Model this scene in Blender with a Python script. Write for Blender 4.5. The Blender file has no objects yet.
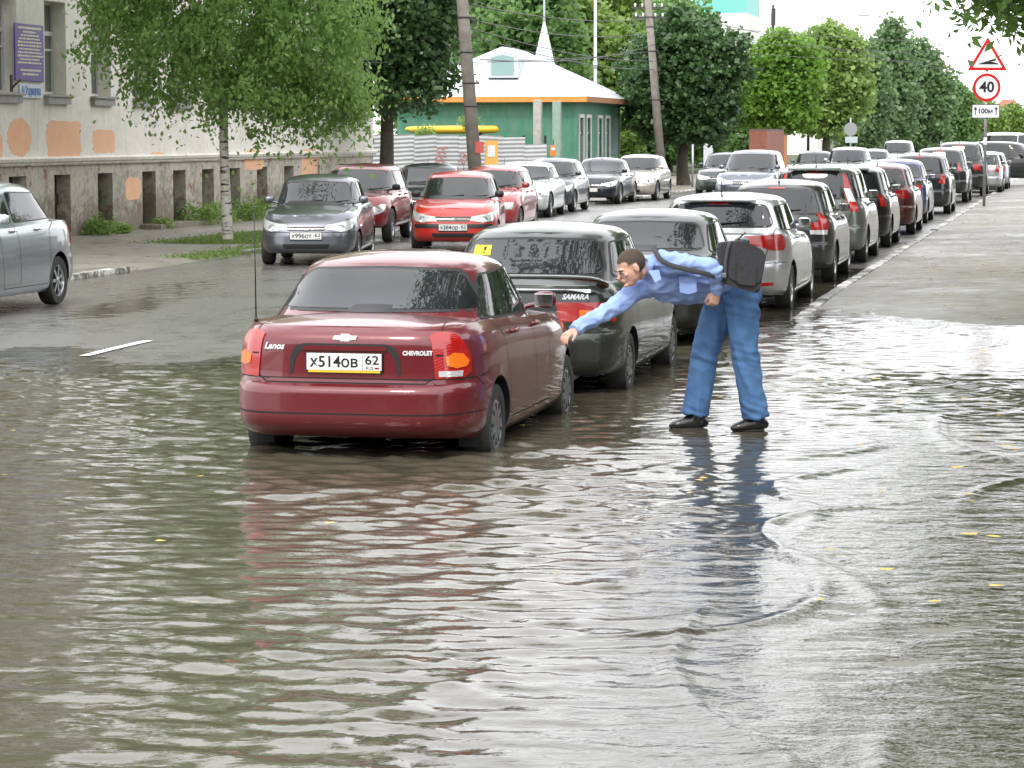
import bpy, bmesh, math, random
import numpy as np
from mathutils import Vector, Matrix, noise
from mathutils.bvhtree import BVHTree
random.seed(7); rng = np.random.default_rng(11)
PI = math.pi; V = Vector
SC = bpy.context.scene; COL = SC.collection
DEG = math.radians
# ------------------------------------------------------------------ camera numbers
F = 2700.0; CH = 2.17; PITCH = math.atan(249/2700); TH = DEG(12)
TT = math.tan(TH)
D = V((math.sin(TH), math.cos(TH), 0)); N = V((math.cos(TH), -math.sin(TH), 0))
def R(u, v, z=0): return D*u + N*v + V((0, 0, z))            # street coordinates -> world
def UV(x, y): return x*D.x + y*D.y, x*N.x + y*N.y
def P(px, s, z=0): return V(((px-512)/s, F/s, z))
def line_u(px, x0):                                              # where a picture column meets a line parallel to the kerb
    s = (px-1085)/x0; Y = F/s
    return x0*math.sin(TH) + Y/math.cos(TH)
# ------------------------------------------------------------------ objects
def tag(o, label=None, cat=None, group=None, kind=None):
    if label: o['label'] = label
    if cat: o['category'] = cat
    if group: o['group'] = group
    if kind: o['kind'] = kind
    return o
def empty(name, loc=(0, 0, 0), rz=0, label=None, cat=None, group=None):
    o = bpy.data.objects.new(name, None); COL.objects.link(o)
    o.location = loc; o.rotation_euler = (0, 0, rz); o.empty_display_size = .2
    return tag(o, label, cat, group)
def link(name, me, parent=None):
    o = bpy.data.objects.new(name, me); COL.objects.link(o)
    if parent is not None: o.parent = parent
    return o
def obj(name, bm, mats, parent=None, smooth=None):
    me = bpy.data.meshes.new(name); bm.to_mesh(me); bm.free()
    if not isinstance(mats, (list, tuple)): mats = [mats]
    for m in mats: me.materials.append(m)
    if smooth is not None:
        me.polygons.foreach_set('use_smooth', [True]*len(me.polygons))
        me.set_sharp_from_angle(angle=DEG(smooth))
    return link(name, me, parent)
def np_mesh(name, co, faces, mats, smooth=False):
    me = bpy.data.meshes.new(name)
    co = np.asarray(co, dtype=np.float32); faces = np.asarray(faces, dtype=np.int32)
    k = faces.shape[1]; nf = len(faces)
    me.vertices.add(len(co)); me.vertices.foreach_set('co', co.ravel())
    me.loops.add(nf*k); me.loops.foreach_set('vertex_index', faces.ravel())
    me.polygons.add(nf); me.polygons.foreach_set('loop_start', np.arange(0, nf*k, k, dtype=np.int32))
    me.polygons.foreach_set('loop_total', np.full(nf, k, dtype=np.int32))
    if smooth: me.polygons.foreach_set('use_smooth', np.ones(nf, dtype=bool))
    me.update(calc_edges=True)
    if not isinstance(mats, (list, tuple)): mats = [mats]
    for m in mats: me.materials.append(m)
    return me
def copy_tree(o, parent=None):
    c = o.copy(); COL.objects.link(c); c.parent = parent
    for ch in list(o.children): copy_tree(ch, c)
    return c
# ------------------------------------------------------------------ bmesh helpers
def box(bm, c, s, rot=None, mi=0, bevel=0):
    r = bmesh.ops.create_cube(bm, size=1)
    vs = r['verts']; M = Matrix.Translation(V(c)) @ (rot.to_4x4() if rot else Matrix.Identity(4)) @ Matrix.Diagonal((*s, 1))
    bmesh.ops.transform(bm, matrix=M, verts=vs)
    fs = set(f for v in vs for f in v.link_faces)
    for f in fs: f.material_index = mi
    if bevel:
        es = set(e for v in vs for e in v.link_edges)
        rr = bmesh.ops.bevel(bm, geom=list(es), offset=bevel, segments=2, affect='EDGES', profile=.5)
        for f in rr['faces']: f.material_index = mi
    return vs
def catmull(pts, k=5):
    pts = [V(p) for p in pts]; out = []
    n = len(pts)
    for i in range(n-1):
        p0 = pts[max(i-1, 0)]; p1 = pts[i]; p2 = pts[i+1]; p3 = pts[min(i+2, n-1)]
        for j in range(k):
            t = j/k
            out.append(.5*((2*p1)+(p2-p0)*t+(2*p0-5*p1+4*p2-p3)*t*t+(3*p1-p0-3*p2+p3)*t**3))
    out.append(pts[-1]); return out
def tube(bm, pts, rads, seg=8, ref=V((0, 0, 1)), mi=0, cap=True, sub=0, rnd=False):
    """sweep; rads: number or (a,b) per point; a along ref-perp side, b along ref"""
    pts = [V(p) for p in pts]
    if not isinstance(rads, (list,)): rads = [rads]*len(pts)
    rads = [(r, r) if not isinstance(r, (tuple, list)) else r for r in rads]
    if sub:
        q = catmull(pts, sub); ra = catmull([V((r[0], r[1], 0)) for r in rads], sub)
        pts = q; rads = [(max(r.x, 1e-4), max(r.y, 1e-4)) for r in ra]
    if rnd:
        t0 = (pts[0]-pts[1]).normalized(); t1 = (pts[-1]-pts[-2]).normalized()
        a, b = rads[0], rads[-1]; m0 = min(a); m1 = min(b)
        pre = [(pts[0]+t0*m0*math.sin(k), (a[0]*math.cos(k)+1e-4, a[1]*math.cos(k)+1e-4)) for k in (1.45, 1.0, .5)]
        post = [(pts[-1]+t1*m1*math.sin(k), (b[0]*math.cos(k)+1e-4, b[1]*math.cos(k)+1e-4)) for k in (.5, 1.0, 1.45)]
        pts = [p for p, _ in pre]+pts+[p for p, _ in post]; rads = [r for _, r in pre]+rads+[r for _, r in post]
    rings = []; n = len(pts)
    for i, p in enumerate(pts):
        t = (pts[min(i+1, n-1)]-pts[max(i-1, 0)])
        if t.length < 1e-9: t = V((0, 0, 1))
        t.normalize()
        s = t.cross(ref)
        if s.length < 1e-3: s = t.cross(V((1, 0.01, 0)))
        s.normalize(); u = s.cross(t).normalized()
        rings.append([bm.verts.new(p+s*rads[i][0]*math.cos(2*PI*k/seg)+u*rads[i][1]*math.sin(2*PI*k/seg)) for k in range(seg)])
    for a, b in zip(rings, rings[1:]):
        for k in range(seg):
            f = bm.faces.new((a[k], a[(k+1) % seg], b[(k+1) % seg], b[k])); f.material_index = mi; f.smooth = True
    if cap:
        for r in (rings[0][::-1], rings[-1]):
            f = bm.faces.new(r); f.material_index = mi
    return rings
def lathe(bm, prof, seg=24, axis='y', mi=0, cx=0, cz=0):
    """prof: list (radius, offset along axis) around local y axis"""
    rings = []
    for r, h in prof:
        ring = []
        for k in range(seg):
            a = 2*PI*k/seg
            if axis == 'y': p = (cx+r*math.cos(a), h, cz+r*math.sin(a))
            else: p = (cx+r*math.cos(a), cz+r*math.sin(a), h)
            ring.append(bm.verts.new(p))
        rings.append(ring)
    for a, b in zip(rings, rings[1:]):
        for k in range(seg):
            f = bm.faces.new((a[k], a[(k+1) % seg], b[(k+1) % seg], b[k])); f.material_index = mi; f.smooth = True
    return rings
def prism(bm, poly, y0, y1, fr=None, mi=0):
    """extrude 2D poly (x,z) between depths y0,y1; fr maps (x,y,z)->world"""
    fr = fr or (lambda x, y, z: V((x, y, z)))
    a = [bm.verts.new(fr(x, y0, z)) for x, z in poly]; b = [bm.verts.new(fr(x, y1, z)) for x, z in poly]
    n = len(poly); fs = [bm.faces.new(a), bm.faces.new(b[::-1])]
    for i in range(n): fs.append(bm.faces.new((a[i], b[i], b[(i+1) % n], a[(i+1) % n])))
    for f in fs: f.material_index = mi
    return a+b
def rpoly(pts, r=.03, seg=3):
    out = []; n = len(pts)
    for i in range(n):
        p0 = V((*pts[i-1], 0)); p = V((*pts[i], 0)); p2 = V((*pts[(i+1) % n], 0))
        a = (p0-p); b = (p2-p); rr = min(r, a.length*.45, b.length*.45)
        a = p+a.normalized()*rr; b = p+b.normalized()*rr
        for k in range(seg+1):
            t = k/seg; q = a*(1-t)**2+p*2*t*(1-t)+b*t*t
            out.append((q.x, q.y))
    return out
def grow(pts, d):
    n = len(pts); ar = sum(pts[i-1][0]*pts[i][1]-pts[i][0]*pts[i-1][1] for i in range(n)); sg = 1 if ar > 0 else -1
    out = []
    for i in range(n):
        p0 = V((*pts[i-1], 0)); p = V((*pts[i], 0)); p2 = V((*pts[(i+1) % n], 0))
        a = (p-p0); b = (p2-p)
        if a.length < 1e-6 or b.length < 1e-6: out.append(pts[i]); continue
        a.normalize(); b.normalize()
        na = V((a.y, -a.x, 0))*sg; nb = V((b.y, -b.x, 0))*sg
        m = (na+nb)
        if m.length < 1e-3: m = na
        m.normalize(); k = d/max(.4, m.dot(na))
        out.append((p.x+m.x*k, p.y+m.y*k))
    return out
def join_bm(dst, src, M=None, mi_shift=0):
    mp = {}
    for v in src.verts: mp[v] = dst.verts.new(M @ v.co if M else v.co)
    for f in src.faces:
        try:
            g = dst.faces.new([mp[v] for v in f.verts]); g.material_index = f.material_index+mi_shift; g.smooth = f.smooth
        except ValueError: pass
    src.free()
_FC = {}
def text_bm(s, size, extrude=.001, bold=0, shear=0, width=None):
    """lettering as mesh in local xz plane, centred, facing -y"""
    c = bpy.data.curves.new('t', 'FONT'); c.body = s; c.size = size; c.extrude = extrude; c.offset = bold; c.shear = shear
    c.align_x = 'CENTER'; c.align_y = 'CENTER'; c.resolution_u = 3
    o = bpy.data.objects.new('t', c); COL.objects.link(o)
    dg = bpy.context.evaluated_depsgraph_get(); me = bpy.data.meshes.new_from_object(o.evaluated_get(dg))
    bm = bmesh.new(); bm.from_mesh(me)
    bpy.data.objects.remove(o); bpy.data.curves.remove(c); bpy.data.meshes.remove(me)
    xs = [v.co.x for v in bm.verts] or [0]
    k = 1
    if width: k = width/max(1e-6, max(xs)-min(xs))
    mx = (max(xs)+min(xs))/2
    for v in bm.verts: v.co = V(((v.co.x-mx)*k, -v.co.z, v.co.y))
    return bm
def evalmesh(o):
    dg = bpy.context.evaluated_depsgraph_get(); return bpy.data.meshes.new_from_object(o.evaluated_get(dg))
def voxel(bm, size, mats, smooth_it=4, name='m', wrinkle=None, parent=None):
    me = bpy.data.meshes.new(name); bm.to_mesh(me); bm.free(); o = link(name, me)
    m = o.modifiers.new('r', 'REMESH'); m.mode = 'VOXEL'; m.voxel_size = size; m.use_smooth_shade = True
    if smooth_it:
        s = o.modifiers.new('s', 'SMOOTH'); s.iterations = smooth_it; s.factor = .5
    me2 = evalmesh(o); bpy.data.objects.remove(o)
    me2.materials.clear()
    for mm in (mats if isinstance(mats, (list, tuple)) else [mats]): me2.materials.append(mm)
    if wrinkle: wrinkle(me2)
    me2.polygons.foreach_set('use_smooth', [True]*len(me2.polygons))
    me2.name = name
    return link(name, me2, parent)
# ------------------------------------------------------------------ materials
def mat(name, col=(.5, .5, .5), rough=.5, metal=0, coat=0, ior=1.5, spec=.5, emit=None, alpha=None):
    m = bpy.data.materials.new(name); m.use_nodes = True
    b = m.node_tree.nodes['Principled BSDF']
    b.inputs['Base Color'].default_value = (*col, 1); b.inputs['Roughness'].default_value = rough
    b.inputs['Metallic'].default_value = metal; b.inputs['Coat Weight'].default_value = coat
    b.inputs['Coat Roughness'].default_value = .04; b.inputs['IOR'].default_value = ior
    b.inputs['Specular IOR Level'].default_value = spec
    if emit: b.inputs['Emission Color'].default_value = (*col, 1); b.inputs['Emission Strength'].default_value = emit
    return m
class NT:
    def __init__(s, m): s.t = m.node_tree; s.n = s.t.nodes; s.b = s.n['Principled BSDF'] if 'Principled BSDF' in s.n else None
    def add(s, ty, **kw):
        n = s.n.new(ty)
        for k, v in kw.items():
            if k.startswith('i_'):
                key = k[2:]; key = int(key) if key.isdigit() else key.replace('_', ' ')
                n.inputs[key].default_value = v
            else: setattr(n, k, v)
        return n
    def l(s, a, b): s.t.links.new(a, b)
    def coord(s, kind='Object', scale=(1, 1, 1), rot=(0, 0, 0)):
        if kind == 'World': g = s.add('ShaderNodeNewGeometry').outputs['Position']
        else: g = s.add('ShaderNodeTexCoord').outputs[kind]
        mp = s.add('ShaderNodeMapping'); mp.inputs['Scale'].default_value = scale; mp.inputs['Rotation'].default_value = rot
        s.l(g, mp.inputs['Vector']); return mp.outputs['Vector']
    def noise(s, vec, scale, detail=4, rough=.55, dist=0):
        n = s.add('ShaderNodeTexNoise'); n.inputs['Scale'].default_value = scale; n.inputs['Detail'].default_value = detail
        n.inputs['Roughness'].default_value = rough; n.inputs['Distortion'].default_value = dist
        s.l(vec, n.inputs['Vector']); return n.outputs['Fac']
    def ramp(s, fac, stops, interp='LINEAR'):
        r = s.add('ShaderNodeValToRGB'); r.color_ramp.interpolation = interp; e = r.color_ramp.elements
        while len(e) < len(stops): e.new(.5)
        for q, (p, c) in zip(e, stops):
            q.position = p; q.color = (*c, 1) if isinstance(c, tuple) else (c, c, c, 1)
        s.l(fac, r.inputs['Fac']); return r.outputs['Color']
    def mix(s, fac, a, b, mode='MIX'):
        n = s.add('ShaderNodeMix', data_type='RGBA', blend_type=mode)
        for key, val in ((0, fac), (6, a), (7, b)):
            if hasattr(val, 'default_value') or hasattr(val, 'is_output'): s.l(val, n.inputs[key])
            elif key == 0: n.inputs[0].default_value = val
            else: n.inputs[key].default_value = (*val, 1) if isinstance(val, tuple) else (val, val, val, 1)
        return n.outputs[2]
    def math(s, op, a, b=None, c=None, clamp=False):
        n = s.add('ShaderNodeMath', operation=op, use_clamp=clamp)
        for i, val in enumerate((a, b, c)):
            if val is None: continue
            if hasattr(val, 'is_output'): s.l(val, n.inputs[i])
            else: n.inputs[i].default_value = val
        return n.outputs[0]
    def bump(s, h, strength=.3, dist=.01, normal=None):
        n = s.add('ShaderNodeBump'); n.inputs['Strength'].default_value = strength; n.inputs['Distance'].default_value = dist
        s.l(h, n.inputs['Height'])
        if normal: s.l(normal, n.inputs['Normal'])
        return n.outputs['Normal']
def rough_mat(name, c1, c2, scale=4, rough=(.6, .9), bump=.3, bscale=40, coordk='Object', bdist=.01):
    m = mat(name, c1); t = NT(m); v = t.coord(coordk)
    n = t.noise(v, scale, 6, .65); t.l(t.ramp(n, [(.3, c1), (.7, c2)]), t.b.inputs['Base Color'])
    t.l(t.ramp(n, [(.3, rough[0]), (.7, rough[1])]), t.b.inputs['Roughness'])
    t.l(t.bump(t.noise(v, bscale, 4), bump, bdist), t.b.inputs['Normal'])
    return m
_P = {}
def paint(col, metal=.5, dirt=.35, rough=.32):
    key = (col, metal, dirt)
    if key in _P: return _P[key]
    m = mat('car_paint', col, rough, metal, 1.0); t = NT(m); v = t.coord('Object')
    t.b.inputs['Coat Roughness'].default_value = .05
    n = t.noise(v, 5, 6, .65); g = t.add('ShaderNodeTexCoord').outputs['Object']; sx = t.add('ShaderNodeSeparateXYZ'); t.l(g, sx.inputs[0])
    low = t.math('MULTIPLY_ADD', sx.outputs[2], -1.3, 1.25, clamp=True)       # road dirt thrown up on the lower panels
    d = t.math('MULTIPLY', t.math('MULTIPLY', low, n, clamp=True), dirt*1.5, clamp=True)
    t.l(t.mix(d, col, (.075, .068, .056)), t.b.inputs['Base Color'])
    t.l(t.math('MULTIPLY_ADD', d, -.9, .95, clamp=True), t.b.inputs['Coat Weight'])
    t.l(t.math('MULTIPLY_ADD', d, .5, rough, clamp=True), t.b.inputs['Roughness'])
    dr = t.add('ShaderNodeTexVoronoi'); dr.inputs['Scale'].default_value = 85; t.l(v, dr.inputs['Vector'])
    h = t.ramp(dr.outputs['Distance'], [(.0, 1.0), (.33, .0)])                # rain drops on the lacquer
    gate = t.ramp(t.noise(v, 60, 2), [(.48, 0.0), (.56, 1.0)])
    t.l(t.bump(t.mix(1.0, h, gate, 'MULTIPLY'), .16, .0012), t.b.inputs['Coat Normal'])
    _P[key] = m; return m
GLASS = mat('window_glass', (.012, .014, .016), .02, 0, 0, 1.62)
def _gl():
    t = NT(GLASS); v = t.coord('Object'); n = t.noise(v, 2.3, 3)
    t.l(t.mix(n, (.004, .005, .006), (.03, .034, .038)), t.b.inputs['Base Color'])
    t.l(t.bump(t.noise(v, 7, 3), .06, .01), t.b.inputs['Normal'])
_gl()
BLACK = mat('black_plastic', (.012, .012, .013), .45)
SEAM = mat('panel_gap', (.004, .004, .004), .8)
RUB = rough_mat('tyre_rubber', (.012, .012, .012), (.03, .029, .026), 9, (.5, .8), .2)
ALU = mat('wheel_alloy', (.42, .43, .44), .28, .9)
STEEL = mat('wheel_cover', (.25, .26, .27), .35, .7)
CHR = mat('chrome', (.75, .75, .76), .12, 1)
RED = mat('red_lens', (.34, .006, .006), .12, 0, 1); AMB = mat('amber_lens', (.75, .16, .01), .12, 0, 1)
CLR = mat('clear_lens', (.62, .64, .66), .1, .35, 1); LAMP = mat('lamp_bowl', (.85, .86, .88), .15, .9)
def _lens(m):
    t = NT(m); v = t.coord('Object'); w = t.add('ShaderNodeTexWave'); w.inputs['Scale'].default_value = 28; w.bands_direction = 'DIAGONAL'
    t.l(v, w.inputs['Vector']); t.l(t.bump(w.outputs['Fac'], .25, .003), t.b.inputs['Normal'])
for m_ in (RED, AMB, CLR): _lens(m_)
SIL = mat('silver_lettering', (.72, .73, .74), .35, .35)
PLW = mat('plate_white', (.72, .73, .72), .35); PLB = mat('plate_lettering', (.01, .01, .012), .4)
PLG = mat('plate_holder_yellow', (.6, .42, .03), .4)
INT = mat('dark_trim', (.02, .02, .022), .7)
# ================================================================== cars
def sq(n, M, asp=2.4):
    ph = np.linspace(0, PI/2, 600); c = np.cos(ph)**(2/n); s = np.sin(ph)**(2/n)
    L = np.concatenate([[0], np.cumsum(np.hypot(np.diff(c*asp), np.diff(s)))]); L /= L[-1]
    q = np.linspace(0, 1, M)
    return np.interp(q, L, c), np.interp(q, L, s)
def shell(bm, levels, zf, crownf, M=15, K=10, mi=0):
    """levels: (ar, af, b, nr, nf, xm) per layer; zf(j,x) height; closed solid"""
    rings = []
    for j, (ar, af, b, nr, nf, xm) in enumerate(levels):
        c, s = sq(nr, M); c2, s2 = sq(nf, M)
        xs = np.concatenate([xm-ar*c, (xm+af*c2)[::-1][1:]]); ys = np.concatenate([b*s, (b*s2)[::-1][1:]])
        ys[0] = 0; ys[-1] = 0
        half = list(zip(xs, ys)); full = half+[(x, -y) for x, y in half[-2:0:-1]]
        rings.append([bm.verts.new((x, y, zf(j, x))) for x, y in full])
    n = len(rings[0]); H = 2*M-1
    for a, b_ in zip(rings, rings[1:]):
        for k in range(n):
            f = bm.faces.new((a[(k+1) % n], a[k], b_[k], b_[(k+1) % n])); f.material_index = mi
    def cap(ring, top):
        rows = [[ring[0]]]
        for i in range(1, H-1):
            l = ring[i]; r = ring[n-i]; row = [l]
            for k in range(1, K):
                kk = 1-2*k/K; x = l.co.x
                row.append(bm.verts.new((x, l.co.y*kk, l.co.z+(crownf(x)*(1-abs(kk)**2.2) if top else 0))))
            row.append(r); rows.append(row)
        rows.append([ring[H-1]])
        for a, b_ in zip(rows, rows[1:]):
            if len(a) == 1:
                for k in range(K): _f(bm, (a[0], b_[k], b_[k+1]), top, mi)
            elif len(b_) == 1:
                for k in range(K): _f(bm, (a[k+1], a[k], b_[0]), top, mi)
            else:
                for k in range(K): _f(bm, (a[k+1], a[k], b_[k], b_[k+1]), top, mi)
    cap(rings[-1], True); cap(rings[0], False)
def _f(bm, vs, top, mi):
    f = bm.faces.new(vs if top else vs[::-1]); f.material_index = mi
STY = dict(
 sedan=dict(sh=[(-.5, .64), (-.45, .665), (-.33, .67), (0, .645), (.2, .635), (.3, .605), (.42, .565), (.5, .51)], cab=(-.385, .215), roof=(-.225, .05), zbot=.20, cp=(.36, .20)),
 hatch=dict(sh=[(-.5, .655), (-.3, .66), (0, .64), (.2, .63), (.32, .59), (.44, .545), (.5, .50)], cab=(-.487, .225), roof=(-.405, .06), zbot=.20, cp=(.42, .30)),
 wagon=dict(sh=[(-.5, .64), (-.3, .645), (0, .635), (.2, .63), (.3, .60), (.44, .54), (.5, .48)], cab=(-.488, .20), roof=(-.45, .05), zbot=.2, cp=(.25, .2)),
 mpv=dict(sh=[(-.5, .62), (-.3, .62), (0, .60), (.25, .585), (.34, .55), (.45, .47), (.5, .41)], cab=(-.488, .30), roof=(-.44, .08), zbot=.2, cp=(.3, .25)),
 suv=dict(sh=[(-.5, .625), (-.3, .63), (0, .62), (.2, .615), (.3, .60), (.43, .575), (.5, .53)], cab=(-.486, .215), roof=(-.43, .07), zbot=.30, cp=(.34, .28)))
def patch(bvh, poly, mode, off=.004, cell=.07, side=1, alpha=0, skirt=.006, mi=0, bm=None):
    """lay a 2D outline onto the body from one direction; mode r,f (y,z) s (x,z) t (x,y) d (diagonal u,z)"""
    own = bm is None; b = bmesh.new()
    vs = [b.verts.new((p[0], p[1], 0)) for p in poly]
    try: b.faces.new(vs)
    except ValueError: pass
    xs = [p[0] for p in poly]; ys = [p[1] for p in poly]
    for ax, lo, hi in ((0, min(xs), max(xs)), (1, min(ys), max(ys))):
        k = max(1, int((hi-lo)/cell)+1)
        for i in range(1, k):
            co = [0, 0, 0]; no = [0, 0, 0]; co[ax] = lo+(hi-lo)*i/k; no[ax] = 1
            bmesh.ops.bisect_plane(b, geom=b.verts[:]+b.edges[:]+b.faces[:], plane_co=co, plane_no=no)
    nrm = {}
    for v in b.verts:
        p, q, d = ray_frame(v.co.x, v.co.y, mode, side, alpha)
        h, n_, _, _ = bvh.ray_cast(p, d)
        if h is None:
            h, n_, _, _ = bvh.find_nearest(q)
        if n_.dot(d) > 0: n_ = -n_
        nrm[v] = n_.copy(); v.co = h+n_*off
    bd = [e for e in b.edges if e.is_boundary]
    if skirt:
        r = bmesh.ops.extrude_edge_only(b, edges=bd)
        old = {}
        for g in r['geom']:
            if isinstance(g, bmesh.types.BMVert):
                for e in g.link_edges:
                    o_ = e.other_vert(g)
                    if o_ in nrm: g.co = o_.co-nrm[o_]*(off+skirt); break
    for f in b.faces: f.material_index = mi
    if own: return b
    join_bm(bm, b); return bm
def ray_frame(a, c, mode, side, alpha):
    if mode == 's': return V((a, 4*side, c)), V((a, .8*side, c)), V((0, -side, 0))
    if mode == 'r': return V((-6, a, c)), V((-2, a, c)), V((1, 0, 0))
    if mode == 'f': return V((6, a, c)), V((2, a, c)), V((-1, 0, 0))
    if mode == 't': return V((a, c, 4)), V((a, c, 1)), V((0, 0, -1))
    if mode == 'd':                                                 # alpha: heading of the look direction, u axis across it
        d = V((math.cos(alpha), math.sin(alpha), 0)); ua = V((-d.y, d.x, 0))
        p = ua*a+V((0, 0, c)); return p-d*6, p-d*1.5, d
def seam(bm, bvh, pts, mode, side=1, w=.007, off=.0028, mi=2, step=.03, alpha=0):
    q = []
    for a, b in zip(pts, pts[1:]):
        k = max(1, int(math.hypot(b[0]-a[0], b[1]-a[1])/step))
        for i in range(k): q.append((a[0]+(b[0]-a[0])*i/k, a[1]+(b[1]-a[1])*i/k))
    q.append(pts[-1]); prev = None; n = len(q)
    for i, (x, z) in enumerate(q):
        a = q[max(0, i-1)]; b = q[min(n-1, i+1)]; l = math.hypot(b[0]-a[0], b[1]-a[1]) or 1
        nx, nz = -(b[1]-a[1])/l*w/2, (b[0]-a[0])/l*w/2; pr = []
        for s in (-1, 1):
            p, qq, d = ray_frame(x+s*nx, z+s*nz, mode, side, alpha); h, n_, _, _ = bvh.ray_cast(p, d)
            if h is None: h, n_, _, _ = bvh.find_nearest(qq)
            if n_.dot(d) > 0: n_ = -n_
            pr.append(bm.verts.new(h+n_*off))
        if prev and (pr[0].co-prev[0].co).length < .3:
            f = bm.faces.new((prev[0], prev[1], pr[1], pr[0])); f.material_index = mi
        prev = pr
def hit(bvh, a, c, mode, side=1):
    p, q, d = ray_frame(a, c, mode, side, 0); h, n_, _, _ = bvh.ray_cast(p, d)
    return h if h is not None else bvh.find_nearest(q)[0]
_ARC = {}
def arcpt(bvh, s, z, side, front):
    """point on the body at height z, s metres round the corner (minus: towards the middle of the end)"""
    key = (id(bvh), round(z, 4), side, front)
    if key not in _ARC:
        xe = LH[0]-.75; c = V(((xe if front else -xe), 0, z)); pts = []
        for k in range(64):
            a = PI/2*k/63*1.12; dr = V(((1 if front else -1)*math.cos(a), side*math.sin(a), 0))
            h = bvh.ray_cast(c+dr*6, -dr)[0]
            if h is not None: pts.append(h)
        sc = [abs(p.x)+abs(p.y) for p in pts]; ic = sc.index(max(sc)); L_ = [0]
        for p, q in zip(pts, pts[1:]): L_.append(L_[-1]+(q-p).length)
        _ARC[key] = (pts, [l-L_[ic] for l in L_])
    pts, L_ = _ARC[key]; X = np.interp(s, L_, [p.x for p in pts]); Y = np.interp(s, L_, [p.y for p in pts])
    return V((float(X), float(Y), z))
LH = [2.1]
def corner(bvh, pts, side, front, alpha_deg=40, **kw):
    """pts: ('e',y,z) seen from the end, ('s',x,z) seen from the side; wraps round the car's corner"""
    al = DEG(alpha_deg)*side                                      # look direction
    d = V((-math.cos(al), -math.sin(al), 0)) if front else V((math.cos(al), -math.sin(al), 0))
    alpha = math.atan2(d.y, d.x); ua = V((-d.y, d.x, 0)); poly = []
    for k, a, z in pts:
        if k == 'c':
            h = arcpt(bvh, a, z, side, front); poly.append((h.dot(ua), z)); continue
        h = hit(bvh, a*side, z, 'f' if front else 'r') if k == 'e' else hit(bvh, a, z, 's', side)
        poly.append((h.dot(ua), z))
    return patch(bvh, poly, 'd', alpha=alpha, **kw)
def wheel(parent, x, y, r, w, side, style, det=1):
    seg = 28 if det else 18
    bm = bmesh.new()
    lathe(bm, [(r*.62, -w*.5), (r*.93, -w*.5), (r*.985, -w*.38), (r, -w*.2), (r, w*.2), (r*.985, w*.38), (r*.93, w*.5), (r*.66, w*.5), (r*.62, w*.44), (r*.60, -w*.3), (r*.3, -w*.35), (.01, -w*.35)], seg)
    o = obj('wheel', bm, [RUB], parent, 40); o.location = (x, y, r); o.rotation_euler = (0, 0, 0 if side > 0 else PI)
    bm = bmesh.new(); R_ = r*.645; oy = w*.40
    lathe(bm, [(R_, oy), (R_*1.0, oy+.012), (R_*.95, oy+.012), (R_*.90, oy-.02)], seg)
    if style == 'cover':
        lathe(bm, [(R_*.95, oy), (R_*.85, oy+.012), (R_*.5, oy+.018), (R_*.22, oy+.005), (.001, oy+.005)], seg)
        for k in range(9):
            a = 2*PI*k/9; box(bm, (math.cos(a)*R_*.68, oy+.016, math.sin(a)*R_*.68), (R_*.26, .006, R_*.12), Matrix.Rotation(-a, 3, 'Y'), 1)
    else:
        ns = 5 if style == 'five' else 7
        lathe(bm, [(R_*.22, oy-.03), (R_*.22, oy+.0), (R_*.16, oy+.012), (.001, oy+.012)], 14)
        for k in range(ns):
            a = 2*PI*k/ns; c, s = math.cos(a), math.sin(a)
            box(bm, (c*R_*.56, oy-.012, s*R_*.56), (R_*.8, .03, R_*(.2 if ns == 7 else .27)), Matrix.Rotation(-a, 3, 'Y'), 0)
    obj('rim', bm, [STEEL if style == 'cover' else ALU, BLACK], o, 35)
    return o
def plate(parent, loc, rot, txt, reg, yellow=False):
    bm = bmesh.new()
    box(bm, (0, 0, -.004), (.535, .012, .135), mi=1, bevel=.004); box(bm, (0, -.008, .003), (.52, .006, .112), mi=0, bevel=.002)
    if yellow: box(bm, (0, -.0075, -.0615), (.50, .006, .016), mi=2)
    if txt: join_bm(bm, text_bm(txt, .105, .0006, .0018, width=.335), Matrix.Translation((-.07, -.0125, .0)), 1)
    if reg: join_bm(bm, text_bm(reg, .085, .0006, .0012, width=.095), Matrix.Translation((.195, -.0125, .014)), 1)
    if reg: join_bm(bm, text_bm('RUS', .03, .0006), Matrix.Translation((.18, -.0125, -.037)), 1)
    box(bm, (.128, -.0118, .003), (.0025, .002, .104), mi=1); box(bm, (.228, -.0118, -.037), (.03, .002, .012), mi=3)
    o = obj('license_plate', bm, [PLW, PLB, PLG, RED], parent); o.location = loc; o.rotation_euler = rot
    return o
def spl(lst):
    xs = np.array([a for a, _ in lst]); ys = np.array([b for _, b in lst])
    X = np.linspace(xs[0], xs[-1], 240); Y = np.interp(X, xs, ys)
    k = np.hanning(25); k /= k.sum(); Yp = np.pad(Y, 12, mode='edge'); Y = np.convolve(Yp, k, 'valid')
    return lambda x: float(np.interp(x, X, Y))
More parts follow.
